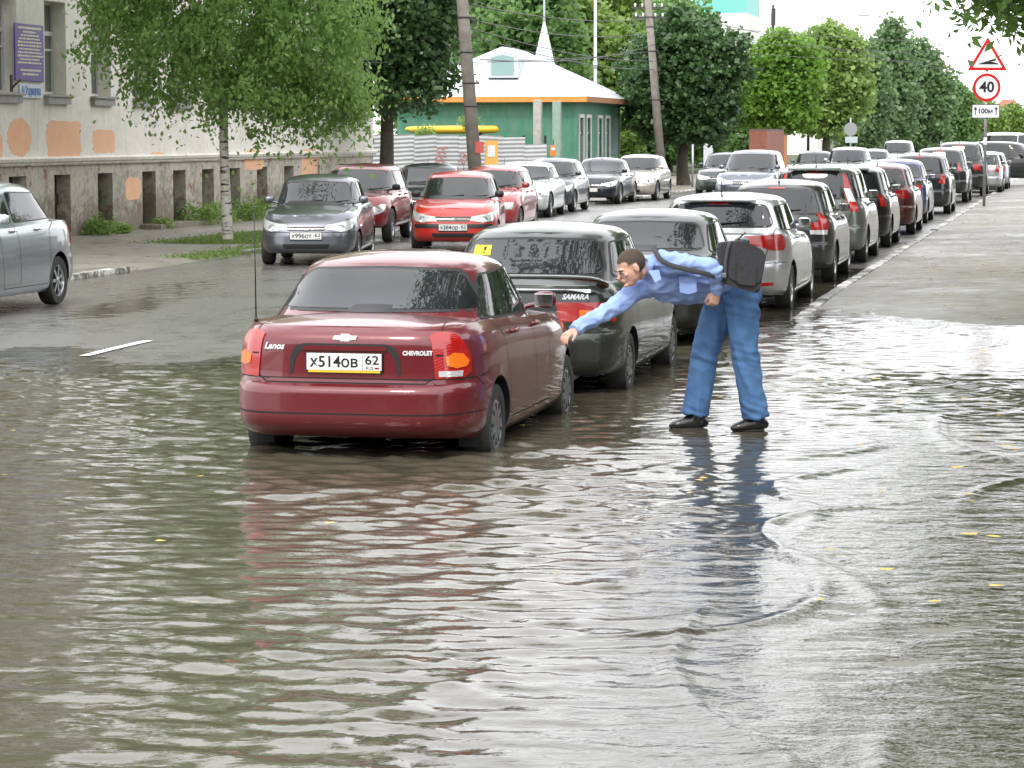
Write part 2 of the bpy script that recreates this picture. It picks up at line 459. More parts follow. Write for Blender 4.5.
def car(name, label, style, L, W, H, col, loc, rot, group=None, cat='car', metal=.5, dirt=.3, rim='seven', det=1, wr=.30, wb=.60, front_oh=None,
        tail='block', head='sweep', plates=(), seams=True, roofbar=False, ant=True, wiper=True, ov=None, bumper_black=False, zoff=0, logo=None,
        windows=2, glass=None, mirror_col=None, spoiler=False, handles=True, badge_front=True, extra=None, front=True, tilt=0):
    S = dict(STY[style]); S.update(ov or {}); LH[0] = L/2; _ARC.clear()
    T = empty(name, loc, rot, label, cat, group)
    if tilt: T.rotation_euler = (0, tilt, rot)
    pm = paint(col, metal, dirt); W /= 2
    shf = spl([(a*L, b*H) for a, b in S['sh']]); zb = S['zbot']; wb *= L
    xa = -wb/2 + S.get('axs', .01)*L; xf_ = xa+wb
    botf = spl([(-.5*L, zb+S.get('rbot', .05)), (-.40*L, zb+.03), (-.33*L, zb), (.33*L, zb), (.42*L, zb+.0), (.5*L, zb+.03)])
    rin = S.get('rin', [(0, .07), (.06, .02), (.14, 0), (.40, 0), (.46, .015), (.50, .05), (.80, .065), (.93, .085), (1, .13)])
    fin = S.get('fin', [(0, .09), (.08, .03), (.2, 0), (.5, .01), (.7, .05), (.88, .12), (1, .24)])
    sin_ = S.get('sin', [(0, .075), (.07, .03), (.14, .012), (.35, .0), (.60, .006), (.80, .022), (.92, .045), (1, .085)])
    ts = sorted(set([0, .03, .06, .10, .14, .2, .27, .34, .40, .43, .46, .48, .50, .55, .62, .70, .78, .85, .90, .94, .97, 1.0]))
    ip = lambda l, t: float(np.interp(t, [a for a, _ in l], [b for _, b in l]))
    nr, nf = S.get('n', (6.5, 4.8))
    lv = [(L/2-ip(rin, t), L/2-ip(fin, t), W-ip(sin_, t), nr, nf, 0) for t in ts]
    cr = S.get('crown', .055)
    crown = lambda x: cr*(lambda q: q*q*(3-2*q))(max(0, min(1, (L/2-abs(x)-.03)/.6)))
    bm = bmesh.new()
    shell(bm, lv, lambda j, x: botf(x)+ts[j]*(shf(x)-botf(x)), crown, M=20 if det else 14, K=12 if det else 8)
    bmesh.ops.recalc_face_normals(bm, faces=bm.faces)
    me = bpy.data.meshes.new('b'); bm.to_mesh(me); bm.free(); me.materials.append(pm); me.materials.append(BLACK); ob = link('b', me)
    bm = bmesh.new(); ra = wr*S.get('arch', 1.15)
    for ax in (xa, xf_):
        r = bmesh.ops.create_cone(bm, cap_ends=True, segments=36, radius1=ra, radius2=ra, depth=2*W+.4, matrix=Matrix.Translation((ax, 0, wr+.01)) @ Matrix.Rotation(PI/2, 4, 'X'))
    for f in bm.faces: f.material_index = 1
    me2 = bpy.data.meshes.new('c'); bm.to_mesh(me2); bm.free(); me2.materials.append(pm); me2.materials.append(BLACK); oc = link('c', me2)
    md = ob.modifiers.new('x', 'BOOLEAN'); md.object = oc; md.operation = 'DIFFERENCE'; md.solver = 'EXACT'
    me3 = evalmesh(ob); bpy.data.objects.remove(ob); bpy.data.objects.remove(oc)
    bm = bmesh.new(); bm.from_mesh(me3); bpy.data.meshes.remove(me3)
    # greenhouse
    c0, c1 = S['cab'][0]*L, S['cab'][1]*L; r0, r1 = S['roof'][0]*L, S['roof'][1]*L
    xm = (c0+c1+r0+r1)/4; gi0 = S.get('gi0', .075); gi1 = S.get('gi1', .245)
    tg = [0, .06, .15, .25, .35, .45, .55, .65, .75, .83, .88, .92, .95, .975, 1.0]
    def gx(t):
        rd = max(0, (t-.88)/.12)**2*.055; bul = math.sin(PI*min(1, t))
        return c0+(r0-c0)*t-bul*.02+rd, c1+(r1-c1)*t+bul*.035-rd
    def gw(t): return W-gi0-(gi1-gi0)*(t**1.12)-max(0, (t-.86)/.14)**2*.075
    crn = .05; hl = (r1-r0)/2; rc = (r0+r1)/2
    roofz = lambda x: H-crn-.045*min(1.6, abs((x-rc)/max(.3, hl)))**2
    lv = []
    for t in tg:
        a, b = gx(t); lv.append((xm-a, b-xm, gw(t), S.get('gnr', 4.2), S.get('gnf', 3.6), xm))
    g = bmesh.new()
    shell(g, lv, lambda j, x: (shf(x)-.06)+tg[j]*(roofz(x)-(shf(x)-.06)), lambda x: crn*max(0, min(1, min(x-gx(1)[0], gx(1)[1]-x)/.35))**.6, M=16 if det else 12, K=10)
    bmesh.ops.recalc_face_normals(g, faces=g.faces)
    join_bm(bm, g)
    if spoiler:
        # lip over the rear window
        a, _ = gx(.97)
        poly = [(r0+.10, H-.075), (r0-.02, H-.05), (r0-.09, H-.085), (r0-.08, H-.105), (r0+.02, H-.10)]
        g = bmesh.new(); prism(g, poly, -gw(1)+.10, gw(1)-.10); bmesh.ops.bevel(g, geom=g.edges[:], offset=.012, segments=2, affect='EDGES'); join_bm(bm, g)
    bm.normal_update(); bvh = BVHTree.FromBMesh(bm)
    body_bm = bm
    gl = glass or GLASS
    zof = lambda t, x: (shf(x)-.06)+t*(roofz(x)-(shf(x)-.06))
    # ---- end windows
    def endglass(nm, front):
        t1, t2 = (.20, .90) if front else S.get('rwt', (.22, .89))
        xx1 = gx(t1)[1 if front else 0]; xx2 = gx(t2)[1 if front else 0]
        z1, z2 = zof(t1, xx1), zof(t2, xx2)
        w1, w2 = gw(t1)-.115, gw(t2)-.10
        lim = shf(c1+.02 if front else c0-.02)+cr+.02
        if front or style == 'sedan': z1 = max(z1, lim)
        if not front and style != 'sedan': w1, w2 = gw(t1)-.12, gw(t2)-.115
        if not front and 'rww' in S: w1 -= S['rww'][0]; w2 -= S['rww'][1]
        pl = rpoly([(-w1, z1), (w1, z1), (w2, z2), (0, z2+.015), (-w2, z2)], .06)
        m_ = 'f' if front else 'r'
        o = obj(nm, patch(bvh, pl, m_, .006), gl, T, 40)
        obj('window_seal', patch(bvh, grow(pl, .02), m_, .003), BLACK, o, 40)
        return z1, z2, w1, w2
    fw = endglass('windshield', True); rw = endglass('rear_window', False)
    # ---- side windows
    t1, t2 = .22, .86
    xfr = lambda t: gx(t)[1]-.16-.06*(1-t); xrr = lambda t: gx(t)[0]+S['cp'][0]+(S['cp'][1]-S['cp'][0])*t
    xb = (S.get('xb', .01))*L
    z1f, z2f = zof(t1, xb), zof(t2, xb); zz1 = z1f; 
    def xl(f, z, x): return f((z-(shf(x)-.06))/(roofz(x)-(shf(x)-.06)))
    fa, fb = xl(xfr, z1f, .15*L), xl(xfr, z2f, .05*L); ra_, rb_ = xl(xrr, z1f+.02, -.3*L), xl(xrr, z2f, -.2*L)
    polys = []
    polys.append([(xb+.042, z1f), (fa, z1f-.01), (fb, z2f-.02), (xb+.042, z2f)])
    if windows == 2: polys.append([(ra_, z1f+.025), (xb-.042, z1f), (xb-.042, z2f), (rb_, z2f-.025)])
    elif windows == 3:
        xc = S.get('xc', -.24)*L
        polys.append([(xc+.03, z1f+.015), (xb-.03, z1f), (xb-.03, z2f), (xc+.03, z2f-.005)])
        polys.append([(ra_, z1f+.03), (xc-.03, z1f+.015), (xc-.03, z2f-.01), (rb_, z2f-.03)])
    for sd in (1, -1):
        for pl in polys:
            pr = rpoly(pl, .045)
            o = obj('window', patch(bvh, pr, 's', .006, side=sd), gl, T, 40)
            obj('window_seal', patch(bvh, grow(pr, .015), 's', .003, side=sd), BLACK, o, 40)
    # ---- panel gaps belong to the body mesh
    if seams:
        for sd in (1, -1):
            xd = xa+wr+.10
            seam(bm, bvh, [(xb, z2f), (xb, zb+.10)], 's', sd)
            seam(bm, bvh, [(fa-.02, z1f-.02), (fa-.0, .62*H*.8), (fa-.04, zb+.10)], 's', sd)
            seam(bm, bvh, [(ra_+.02, z1f), (xd-.12, z1f-.12), (xd-.06, .42), (xd, zb+.10)], 's', sd)
            seam(bm, bvh, [(fa-.04, zb+.10), (xd, zb+.10)], 's', sd)
        # bonnet
        hx = (L/2-.30); seam(bm, bvh, [(c1+.02, -W+.20), (hx-.1, -W+.26)], 't'); seam(bm, bvh, [(c1+.02, W-.20), (hx-.1, W-.26)], 't')
    # boot or tailgate
    zt = S.get('zlid', .50); zl = zb+.05+zt*(shf(-L/2)-zb-.05); ze = shf(-L/2)
    if seams:
        wl = W-.28
        if style == 'sedan':
            seam(bm, bvh, [(-wl-.03, ze-.02), (-wl+.0, zl+.06), (-wl+.06, zl+.012), (wl-.06, zl+.012), (wl, zl+.06), (wl+.03, ze-.02)], 'r', w=.009)
            seam(bm, bvh, [(-L/2+.15, -wl-.03), (c0-.02, -wl-.0)], 't'); seam(bm, bvh, [(-L/2+.15, wl+.03), (c0-.02, wl)], 't')
        else:
            seam(bm, bvh, [(-wl-.10, ze+.0), (-wl+.0, zl+.06), (-wl+.06, zl+.012), (wl-.06, zl+.012), (wl, zl+.06), (wl+.10, ze)], 'r', w=.009)
    # lower grille, bumper lines
    if seams and tail != 'lanos':
        for m_, zz_ in (('r', zl-.02), ('f', zb+.36)): seam(bm, bvh, [(-W+.06, zz_), (W-.06, zz_)], m_, w=.008)
    def fb_(poly, nm, m, off=.006, mode='f'): return obj(nm, patch(bvh, poly, mode, off), m, T, 40)
    fz = shf(L/2)
    if front:
        fb_(rpoly([(-.36, zb+.09), (.36, zb+.09), (.40, zb+.17), (-.40, zb+.17)], .03), 'air_intake', BLACK)
        gz_ = S.get('grz', .80)*fz
        gh = S.get('grh', .10)
        go = fb_(rpoly([(-.30, gz_-gh/2), (.30, gz_-gh/2), (.36, gz_+gh/2), (-.36, gz_+gh/2)], .03), 'grille', BLACK)
        if badge_front:
            b2 = bmesh.new(); h = hit(bvh, 0, gz_, 'f')
            tube(b2, [h+V((.0, -.30, .0)), h+V((.012, 0, .0)), h+V((0, .30, 0))], (.007), 6, sub=4)
            lathe(b2, [(.052, .0), (.05, .012), (.036, .012), (.034, .004), (.001, .004)], 18)
            for v in list(b2.verts)[-90:]:
                c = v.co.copy(); v.co = V((h.x+.012+c.y, c.x*1.25, h.z+c.z*.8))
            obj('grille_bar', b2, CHR, go, 40)
    if bumper_black:
        for sd, md_ in ((1, 'f'), (-1, 'r')):
            zz = zb+.30 if md_ == 'f' else zb+.27
            fb_(rpoly([(-W+.12, zz-.04), (W-.12, zz-.04), (W-.12, zz+.035), (-W+.12, zz+.035)], .02), 'bumper_strip', BLACK, .008, md_)
    # ---- lamps
    fz = shf(L/2-.10)
    C_ = lambda l, k: [('c', a, z*k) for a, z in l]
    heads = {
     'sweep': C_([(-.36, .78), (-.1, .72), (.12, .76), (.34, .92), (.42, 1.01), (.22, .98), (-.05, .92), (-.32, .86)], fz),
     'square': C_([(-.34, .72), (.14, .72), (.18, .92), (-.34, .92)], fz),
     'low': C_([(-.34, .70), (-.1, .66), (.1, .72), (.26, .90), (.05, .90), (-.2, .82)], fz)}
    tz = ze
    tails = {
     'block': C_([(-.16, .78), (.14, .77), (.14, .95), (-.16, .95)], tz),
     'vertical': C_([(-.09, .86), (.09, .84), (.10, 1.0), (.07, 1.3), (.02, 1.46), (-.05, 1.46), (-.07, 1.1)], tz) if det else C_([(-.08, .92), (.08, .90), (.09, 1.0), (.04, 1.16), (-.03, 1.16)], tz),
     'wedge': C_([(-.34, .82), (.0, .74), (.24, .74), (.34, .86), (.20, .93), (-.36, .91)], tz),
     'lobe': C_([(-.15, .76), (.08, .73), (.20, .84), (.18, .96), (.12, 1.04), (.02, 1.04), (.0, .93), (-.15, .90)], tz) if det else C_([(-.10, .78), (.12, .76), (.14, .97), (.02, .99)], tz),
     'band': C_([(-.36, .70), (.20, .70), (.18, .865), (-.36, .865)], tz)}
    for sd in (1, -1):
        if front:
            hp = heads[head] if isinstance(head, str) else head
            o = obj('headlight', corner(bvh, hp, sd, True, 45, off=.007, cell=.05), CLR, T, 40)
            if det:
                b2 = bmesh.new(); h = hit(bvh, (W-.26)*sd, fz*.80, 'f')
                lathe(b2, [(.055, 0), (.06, .012), (.045, .002), (.02, -.006), (.001, -.006)], 18)
                for v in b2.verts: c = v.co.copy(); v.co = V((h.x+.006+c.y, h.y+c.x, h.z+c.z))
                obj('lamp', b2, LAMP, o, 40)
        if tail == 'lanos': continue
        tp = tails[tail] if isinstance(tail, str) else tail
        o = obj('tail_light', corner(bvh, tp, sd, False, 45, off=.008, cell=.05), RED, T, 40)
        if det and tail in ('vertical',):
            obj('lens', corner(bvh, C_([(-.07, 1.0), (.10, 1.0), (.07, 1.22), (-.06, 1.22)], tz), sd, False, 45, off=.012, cell=.05), CLR, o, 40)
        if det and tail in ('block', 'band', 'lobe'):
            obj('lens', corner(bvh, C_([(-.17, .74), (.12, .73), (.14, .80), (-.17, .80)], tz), sd, False, 45, off=.012, cell=.05), AMB if tail != 'lobe' else CLR, o, 40)
        # mirror
    for sd in (1, -1):
        b2 = bmesh.new(); mx = fa-.10; my = hit(bvh, mx, z1f-.02, 's', sd).y
        mm = V((mx-.0, my+sd*.145, z1f+.05))
        box(b2, mm+V((.03, 0, 0)), (.10, .17, .125), mi=0, bevel=.045)
        tube(b2, [V((mx+.04, my-sd*.02, z1f-.01)), V((mx+.03, my+sd*.10, z1f+.02))], [(.03, .02), (.03, .02)], 8, mi=0)
        o = obj('side_mirror', b2, [pm if mirror_col is None else mirror_col, BLACK], T, 50)
        b2 = bmesh.new(); box(b2, mm+V((-.027, 0, 0)), (.006, .14, .095), bevel=.0028); obj('mirror_glass', b2, CHR, o)
        if handles:
            for hx_ in ((xb+.12, xb-.62*.28*L*.9) if windows else (xb,)):
                hz = z1f-.10; h = hit(bvh, hx_, hz, 's', sd)
                b2 = bmesh.new(); tube(b2, [h+V((-.085, sd*.0, 0)), h+V((-.06, sd*.028, 0)), h+V((.05, sd*.028, 0)), h+V((.08, 0, 0))], [(.014, .016)]*4, 8, sub=3, ref=V((0, 0, 1)))
                obj('door_handle', b2, S.get('handle', pm), T, 50)
    for x_ in (xa, xf_):
        for sd in (1, -1): wheel(T, x_, sd*(W-.125), wr, .19, sd, rim, det)
    # wipers, aerial, exhaust
    b2 = bmesh.new()
    for y_ in (-.35, .18):
        p = [hit(bvh, y_+k*.12, fw[0]+.012+abs(k)*.012, 'f')+V((.022, 0, .0)) for k in range(0, 5)]
        tube(b2, p, .009, 5)
    if front: obj('wiper', b2, BLACK, T)
    else: b2.free()
    if wiper and style != 'sedan':
        b2 = bmesh.new(); p = [hit(bvh, .02-k*.08, rw[0]+.03+k*.006, 'r')+V((-.025, 0, 0)) for k in range(0, 6)]
        tube(b2, p, [.016, .013, .011, .009, .008, .007], 6); obj('rear_wiper', b2, BLACK, T)
    if ant:
        b2 = bmesh.new(); h = hit(bvh, r0+.25 if style != 'sedan' else r1-.15, 0, 't')
        tube(b2, [h, h+V((-.02, 0, .03)), h+V((-.10, 0, .20))], [.014, .008, .003], 6); obj('roof_antenna', b2, BLACK, T)
    if roofbar:
        for sd in (1, -1):
            b2 = bmesh.new(); y_ = gw(.9)*sd*.93
            p = [hit(bvh, x_, y_, 't') for x_ in np.linspace(r0+.05, r1-.1, 7)]
            p = [p[0]]+[q+V((0, 0, .055)) for q in p[1:-1]]+[p[-1]]; tube(b2, p, [(.02, .016)]*7, 8, sub=3); obj('roof_rail', b2, STEEL, T, 40)
    if style in ('hatch', 'mpv', 'suv', 'wagon'):
        # high brake light
        a_, _ = gx(.9); pl = [(-.12, H-.135), (.12, H-.135), (.12, H-.115), (-.12, H-.115)]
        fb_(pl, 'brake_light', RED, .012, 'r')
    b2 = bmesh.new(); lathe(b2, [(.024, .1 if tail == 'lanos' else 0), (.028, .1 if tail == 'lanos' else .0), (.028, .2), (.024, .2)], 12)
    for v in b2.verts: c = v.co.copy(); v.co = V((-L/2+.04+c.y, -W*.55+c.x, zb+.015+c.z))
    if tail != 'lanos': obj('exhaust_pipe', b2, STEEL, T, 40)
    else: b2.free()
    b2 = bmesh.new()                                              # dark underside
    box(b2, (0, 0, zb+.03), (L*(.62 if tail == 'lanos' else .84), W*1.5, .06), bevel=.02); obj('underbody', b2, INT, T)
    for q in plates:
        end, txt, reg, z = q[:4]
        h = hit(bvh, 0, z, 'f' if end == 'f' else 'r')
        for yy in (-.25, .25):
            h2 = hit(bvh, yy, z, 'f' if end == 'f' else 'r'); h.x = max(h.x, h2.x) if end == 'f' else min(h.x, h2.x)
        h3 = hit(bvh, 0, z+.05, 'f' if end == 'f' else 'r'); h4 = hit(bvh, 0, z-.05, 'f' if end == 'f' else 'r')
        if end == 'f': h.x = max(h.x, h3.x, h4.x)
        else: h.x = min(h.x, h3.x, h4.x)
        plate(T, h+V((.012 if end == 'f' else -.012, 0, 0)), (0, 0, PI/2 if end == 'f' else -PI/2), txt, reg, len(q) > 4)
    if logo:
        b2 = bmesh.new(); h = hit(bvh, 0, logo, 'r'); lathe(b2, [(.05, 0), (.048, .01), (.038, .012), (.036, .004), (.001, .004)], 20)
        for v in b2.verts: c = v.co.copy(); v.co = V((h.x-.002-c.y, h.y+c.x*1.4, h.z+c.z*.85))
        obj('badge', b2, CHR, T, 40)
    info = dict(T=T, bvh=bvh, bm=bm, W=W, L=L, H=H, xa=xa, xf=xf_, wr=wr, shf=shf, zb=zb, rw=rw, fw=fw, z1f=z1f, z2f=z2f, gx=gx, gw=gw, pm=pm, r0=r0, c0=c0, fa=fa, xb=xb)
    if extra: extra(info)
    me = bpy.data.meshes.new('body'); bm.to_mesh(me); bm.free()
    for m_ in (pm, BLACK, SEAM): me.materials.append(m_)
    me.polygons.foreach_set('use_smooth', [True]*len(me.polygons)); me.set_sharp_from_angle(angle=DEG(34))
    link('body', me, T)
    return T
# ================================================================== ground heights (metres, water level is 0)
def sst(x, a, b):
    t = np.clip((np.asarray(x, float)-a)/(b-a), 0, 1); return t*t*(3-2*t)
def fnoise(x, y, sc, seed=0):
    r = np.random.default_rng(seed); o = 0
    for k in range(9):
        a = r.uniform(0, 2*PI); f = sc*r.uniform(.5, 1.9); o = o+np.sin((x*math.cos(a)+y*math.sin(a))*f+r.uniform(0, 7)+1.3*np.sin((x*math.sin(a)-y*math.cos(a))*f*.6+k))
    return o/9
VK = -3.42; VL = -14.95; VF = -20.8
def road_z(x, y):
    u, v = UV(np.asarray(x, float), np.asarray(y, float))
    st = fnoise(u*.22, v*1.1, 1.0, 31)                            # shallow ruts run along the street
    dry = sst(u+9*st, 13, 26.5+16*sst(v, -9, -4))
    return -.095+.105*dry+.020*fnoise(x, y, .42, 3)*sst(u, 20, 40)+.022*st*sst(u, 22, 30)+.03*sst(u, 40, 60)-.012*sst(np.abs(v+9.2), 3, 6)
def walk_z(x, y):
    u, v = UV(np.asarray(x, float), np.asarray(y, float))
    z = -.055+.0505*sst(v, -3.6, -.9)-.016*sst(u, 17, 22)+.11*sst(u, 29, 37)
    return z+.0035*fnoise(x, y, 1.6, 5)*(1+sst(u, 17, 30))
def left_z(x, y):
    u, v = UV(np.asarray(x, float), np.asarray(y, float)); k = sst(-v, -VL-.01, -VL+.35)
    return (.055+.012*fnoise(x, y, .8, 8))*k+(road_z(x, y)-.004)*(1-k)
# ================================================================== parked and driving cars
def Rz(x, y): return float(road_z(x, y))
def rightcar(Yw, L, dx=0, turn=0, oh=.80):
    Yr = Yw-oh; c = V((-4.58+dx+Yr*TT, Yr, 0))+D*L/2; c.z = Rz(c.x, c.y); return c, PI/2-TH+DEG(turn)
def leftcar(px, s, L, turn=0):
    h = TH-DEG(turn); c = P(px, s)+V((math.sin(h), math.cos(h), 0))*L/2; c.z = Rz(c.x, c.y); return c, -PI/2-h
DRED = (.12, .002, .008)
def sedan_details(i):
    """tail lamps, lettering, boot recess and aerial of the near maroon saloon"""
    T, bvh, W, L = i['T'], i['bvh'], i['W'], i['L']; e = -L/2
    for sd in (1, -1):
        C_ = lambda l: [('c', p, z) for p, z in l]
        o = obj('tail_light', corner(bvh, C_([(-.115, .945), (-.125, .655), (.10, .66), (.18, .70), (.19, .80), (.14, .90), (.06, .955), (-.05, .965)]), sd, False, 45, off=.010, cell=.04), RED, T, 40)
        obj('indicator_lens', corner(bvh, C_([(-.05, .80), (.02, .83), (.10, .82), (.155, .77), (.12, .735), (.03, .725), (-.04, .745)]), sd, False, 45, off=.015, cell=.03), AMB, o, 40)
        if sd < 0: obj('reversing_lens', corner(bvh, C_([(-.10, .71), (.09, .708), (.08, .67), (-.10, .672)]), sd, False, 45, off=.015, cell=.03), CLR, o, 40)
        obj('lens_divider', corner(bvh, C_([(-.115, .82), (-.06, .82), (-.06, .81), (-.115, .81)]), sd, False, 45, off=.014, cell=.03), SEAM, o, 40)
    # number plate recess: dark arch
    b = patch(bvh, rpoly([(-.39, .68), (-.38, .80), (-.34, .872), (-.28, .888), (.28, .888), (.34, .872), (.38, .80), (.39, .68), (.365, .68), (.345, .785), (.31, .838), (-.31, .838), (-.345, .785), (-.365, .68)], .01), 'r', .004, cell=.06)
    obj('plate_recess_trim', b, BLACK, T, 40)
    b = patch(bvh, rpoly([(-.30, .843), (.30, .843), (.27, .874), (-.27, .874)], .015), 'r', .018, cell=.1, skirt=.02); obj('boot_handle', b, i['pm'], T, 40)
    def word(s, size, y, z, width, shear=0, bold=.0016, nm='boot_lettering'):
        b = text_bm(s, size, .0015, bold, shear, width)
        for v in b.verts: c = v.co.copy(); h = hit(bvh, y-c.x, z+c.z, 'r'); v.co = V((h.x-.005+c.y, y-c.x, z+c.z))
        obj(nm, b, SIL, T)
    word('Lanos', .06, .495, .865, .15, .35); word('CHEVROLET', .04, -.50, .83, .20, 0, .002)
    b = bmesh.new()
    h = hit(bvh, 0, .928, 'r')
    for pl in ([(-.075, .014), (-.03, .014), (-.03, .026), (.03, .026), (.03, .014), (.088, .014), (.075, -.014), (.03, -.014), (.03, -.026), (-.03, -.026), (-.03, -.014), (-.088, -.014)],):
        prism(b, pl, -.008, .004)
    for v in b.verts: c = v.co.copy(); v.co = V((h.x-.004+c.y, -c.x, .928+c.z))
    bmesh.ops.bevel(b, geom=b.edges[:], offset=.002, segments=1, affect='EDGES'); obj('badge', b, SIL, T)
    b = bmesh.new(); h = hit(bvh, e+.40, W-.17, 't')
    tube(b, [h, h+V((0, 0, .025))], [.018, .012], 10); tube(b, [h+V((0, 0, .02)), h+V((-.01, .0, .35)), h+V((-.03, .0, .86))], [.0055, .0045, .0035], 6)
    obj('aerial', b, BLACK, T)
    # bumper mouldings and lower valance, side rubbing seam, fuel flap
    for z, w_ in ((.655, .008), (.42, .010)): seam(i['bm'], bvh, [(-W+.04, z), (W-.04, z)], 'r', w=w_)
    for sd in (1, -1):
        seam(i['bm'], bvh, [(e+.02, .655), (e+.40, .655), (e+.50, .60)], 's', sd, w=.008)
        seam(i['bm'], bvh, [(e+.50, .66), (e+.66, .67), (e+.66, .80), (e+.50, .79), (e+.50, .66)], 's', sd, w=.005) if sd < 0 else None
        b = patch(bvh, rpoly([(-.62, .95-.18), (-.42, .95-.18), (-.42, .95-.10), (-.62, .95-.10)], .02), 's', .002, side=sd); b.free()
        b = bmesh.new(); x_ = i['xa']-i['wr']-.06                   # mud flap
        box(b, (x_+.05, sd*(W-.17), .22), (.012, .13, .14), bevel=.004); obj('mud_flap', b, SEAM, T)
    # seats and rear shelf silhouettes read through the glass are left to the dark tint
def rp3(p): return p
def samara_details(i):
    T, bvh, W, L = i['T'], i['bvh'], i['W'], i['L']; e = -L/2; ze = i['shf'](e)
    b = bmesh.new()                                                # boot spoiler with pale stripe
    pts = [V((e+.12, -W+.14, ze+.0)), V((e-.0, -W+.22, ze+.07)), V((e-.04, 0, ze+.085)), V((e, W-.22, ze+.07)), V((e+.12, W-.14, ze+.0))]
    tube(b, pts, [(.055, .018), (.07, .022), (.07, .02), (.07, .022), (.055, .018)], 10, sub=6); obj('spoiler', b, i['pm'], T, 40)
    b = text_bm('SAMARA', .06, .001, .002, .3, .22); y, z = -.50, .912*ze
    for v in b.verts: c = v.co.copy(); h = hit(bvh, y-c.x, z+c.z, 'r'); v.co = V((h.x-.005+c.y, y-c.x, z+c.z))
    obj('boot_lettering', b, SIL, T)
    b = patch(bvh, rpoly([(-.62, ze*.945), (.40, ze*.945), (.40, ze*.972), (-.62, ze*.972)], .01), 'r', .006); obj('boot_trim', b, CHR, T, 40)
    z = i['rw'][1]; b = bmesh.new()
    y_ = .43; h = hit(bvh, y_, z-.045, 'r'); h2 = hit(bvh, y_, z-.125, 'r'); dv = (h-h2).normalized(); nv = V((0, 1, 0)).cross(dv)
    nv = nv if nv.x < 0 else -nv
    c = (h+h2)/2+nv*.012
    M = Matrix((V((0, -1, 0)), -nv, dv)).transposed().to_4x4(); M.translation = c
    bb = bmesh.new(); box(bb, (0, 0, 0), (.18, .003, .14), mi=0)
    prism(bb, [(-.012, .045), (.016, .045), (.008, -.012), (-.006, -.012)], -.004, -.002, mi=1); box(bb, (.001, -.003, -.032), (.018, .003, .016), mi=1)
    join_bm(b, bb, M); obj('warning_sticker', b, [mat('sticker_yellow', (.80, .62, .02), .5), PLB], T)
def kia_details(i):
    T, bvh, W, L = i['T'], i['bvh'], i['W'], i['L']; e = -L/2
    for sd in (1, -1):
        obj('reflector', corner(bvh, [('c', -.30, .36), ('c', .02, .36), ('c', .02, .40), ('c', -.30, .40)], sd, False, 30, off=.010, cell=.05), RED, T, 40)
    b = patch(bvh, rpoly([(-.55, .21), (.55, .21), (.48, .30), (-.48, .30)], .03), 'r', .006); obj('bumper_insert', b, BLACK, T, 40)
ROWG = 'cars parked along the right kerb'; LG = 'cars facing the camera on the left of the street'
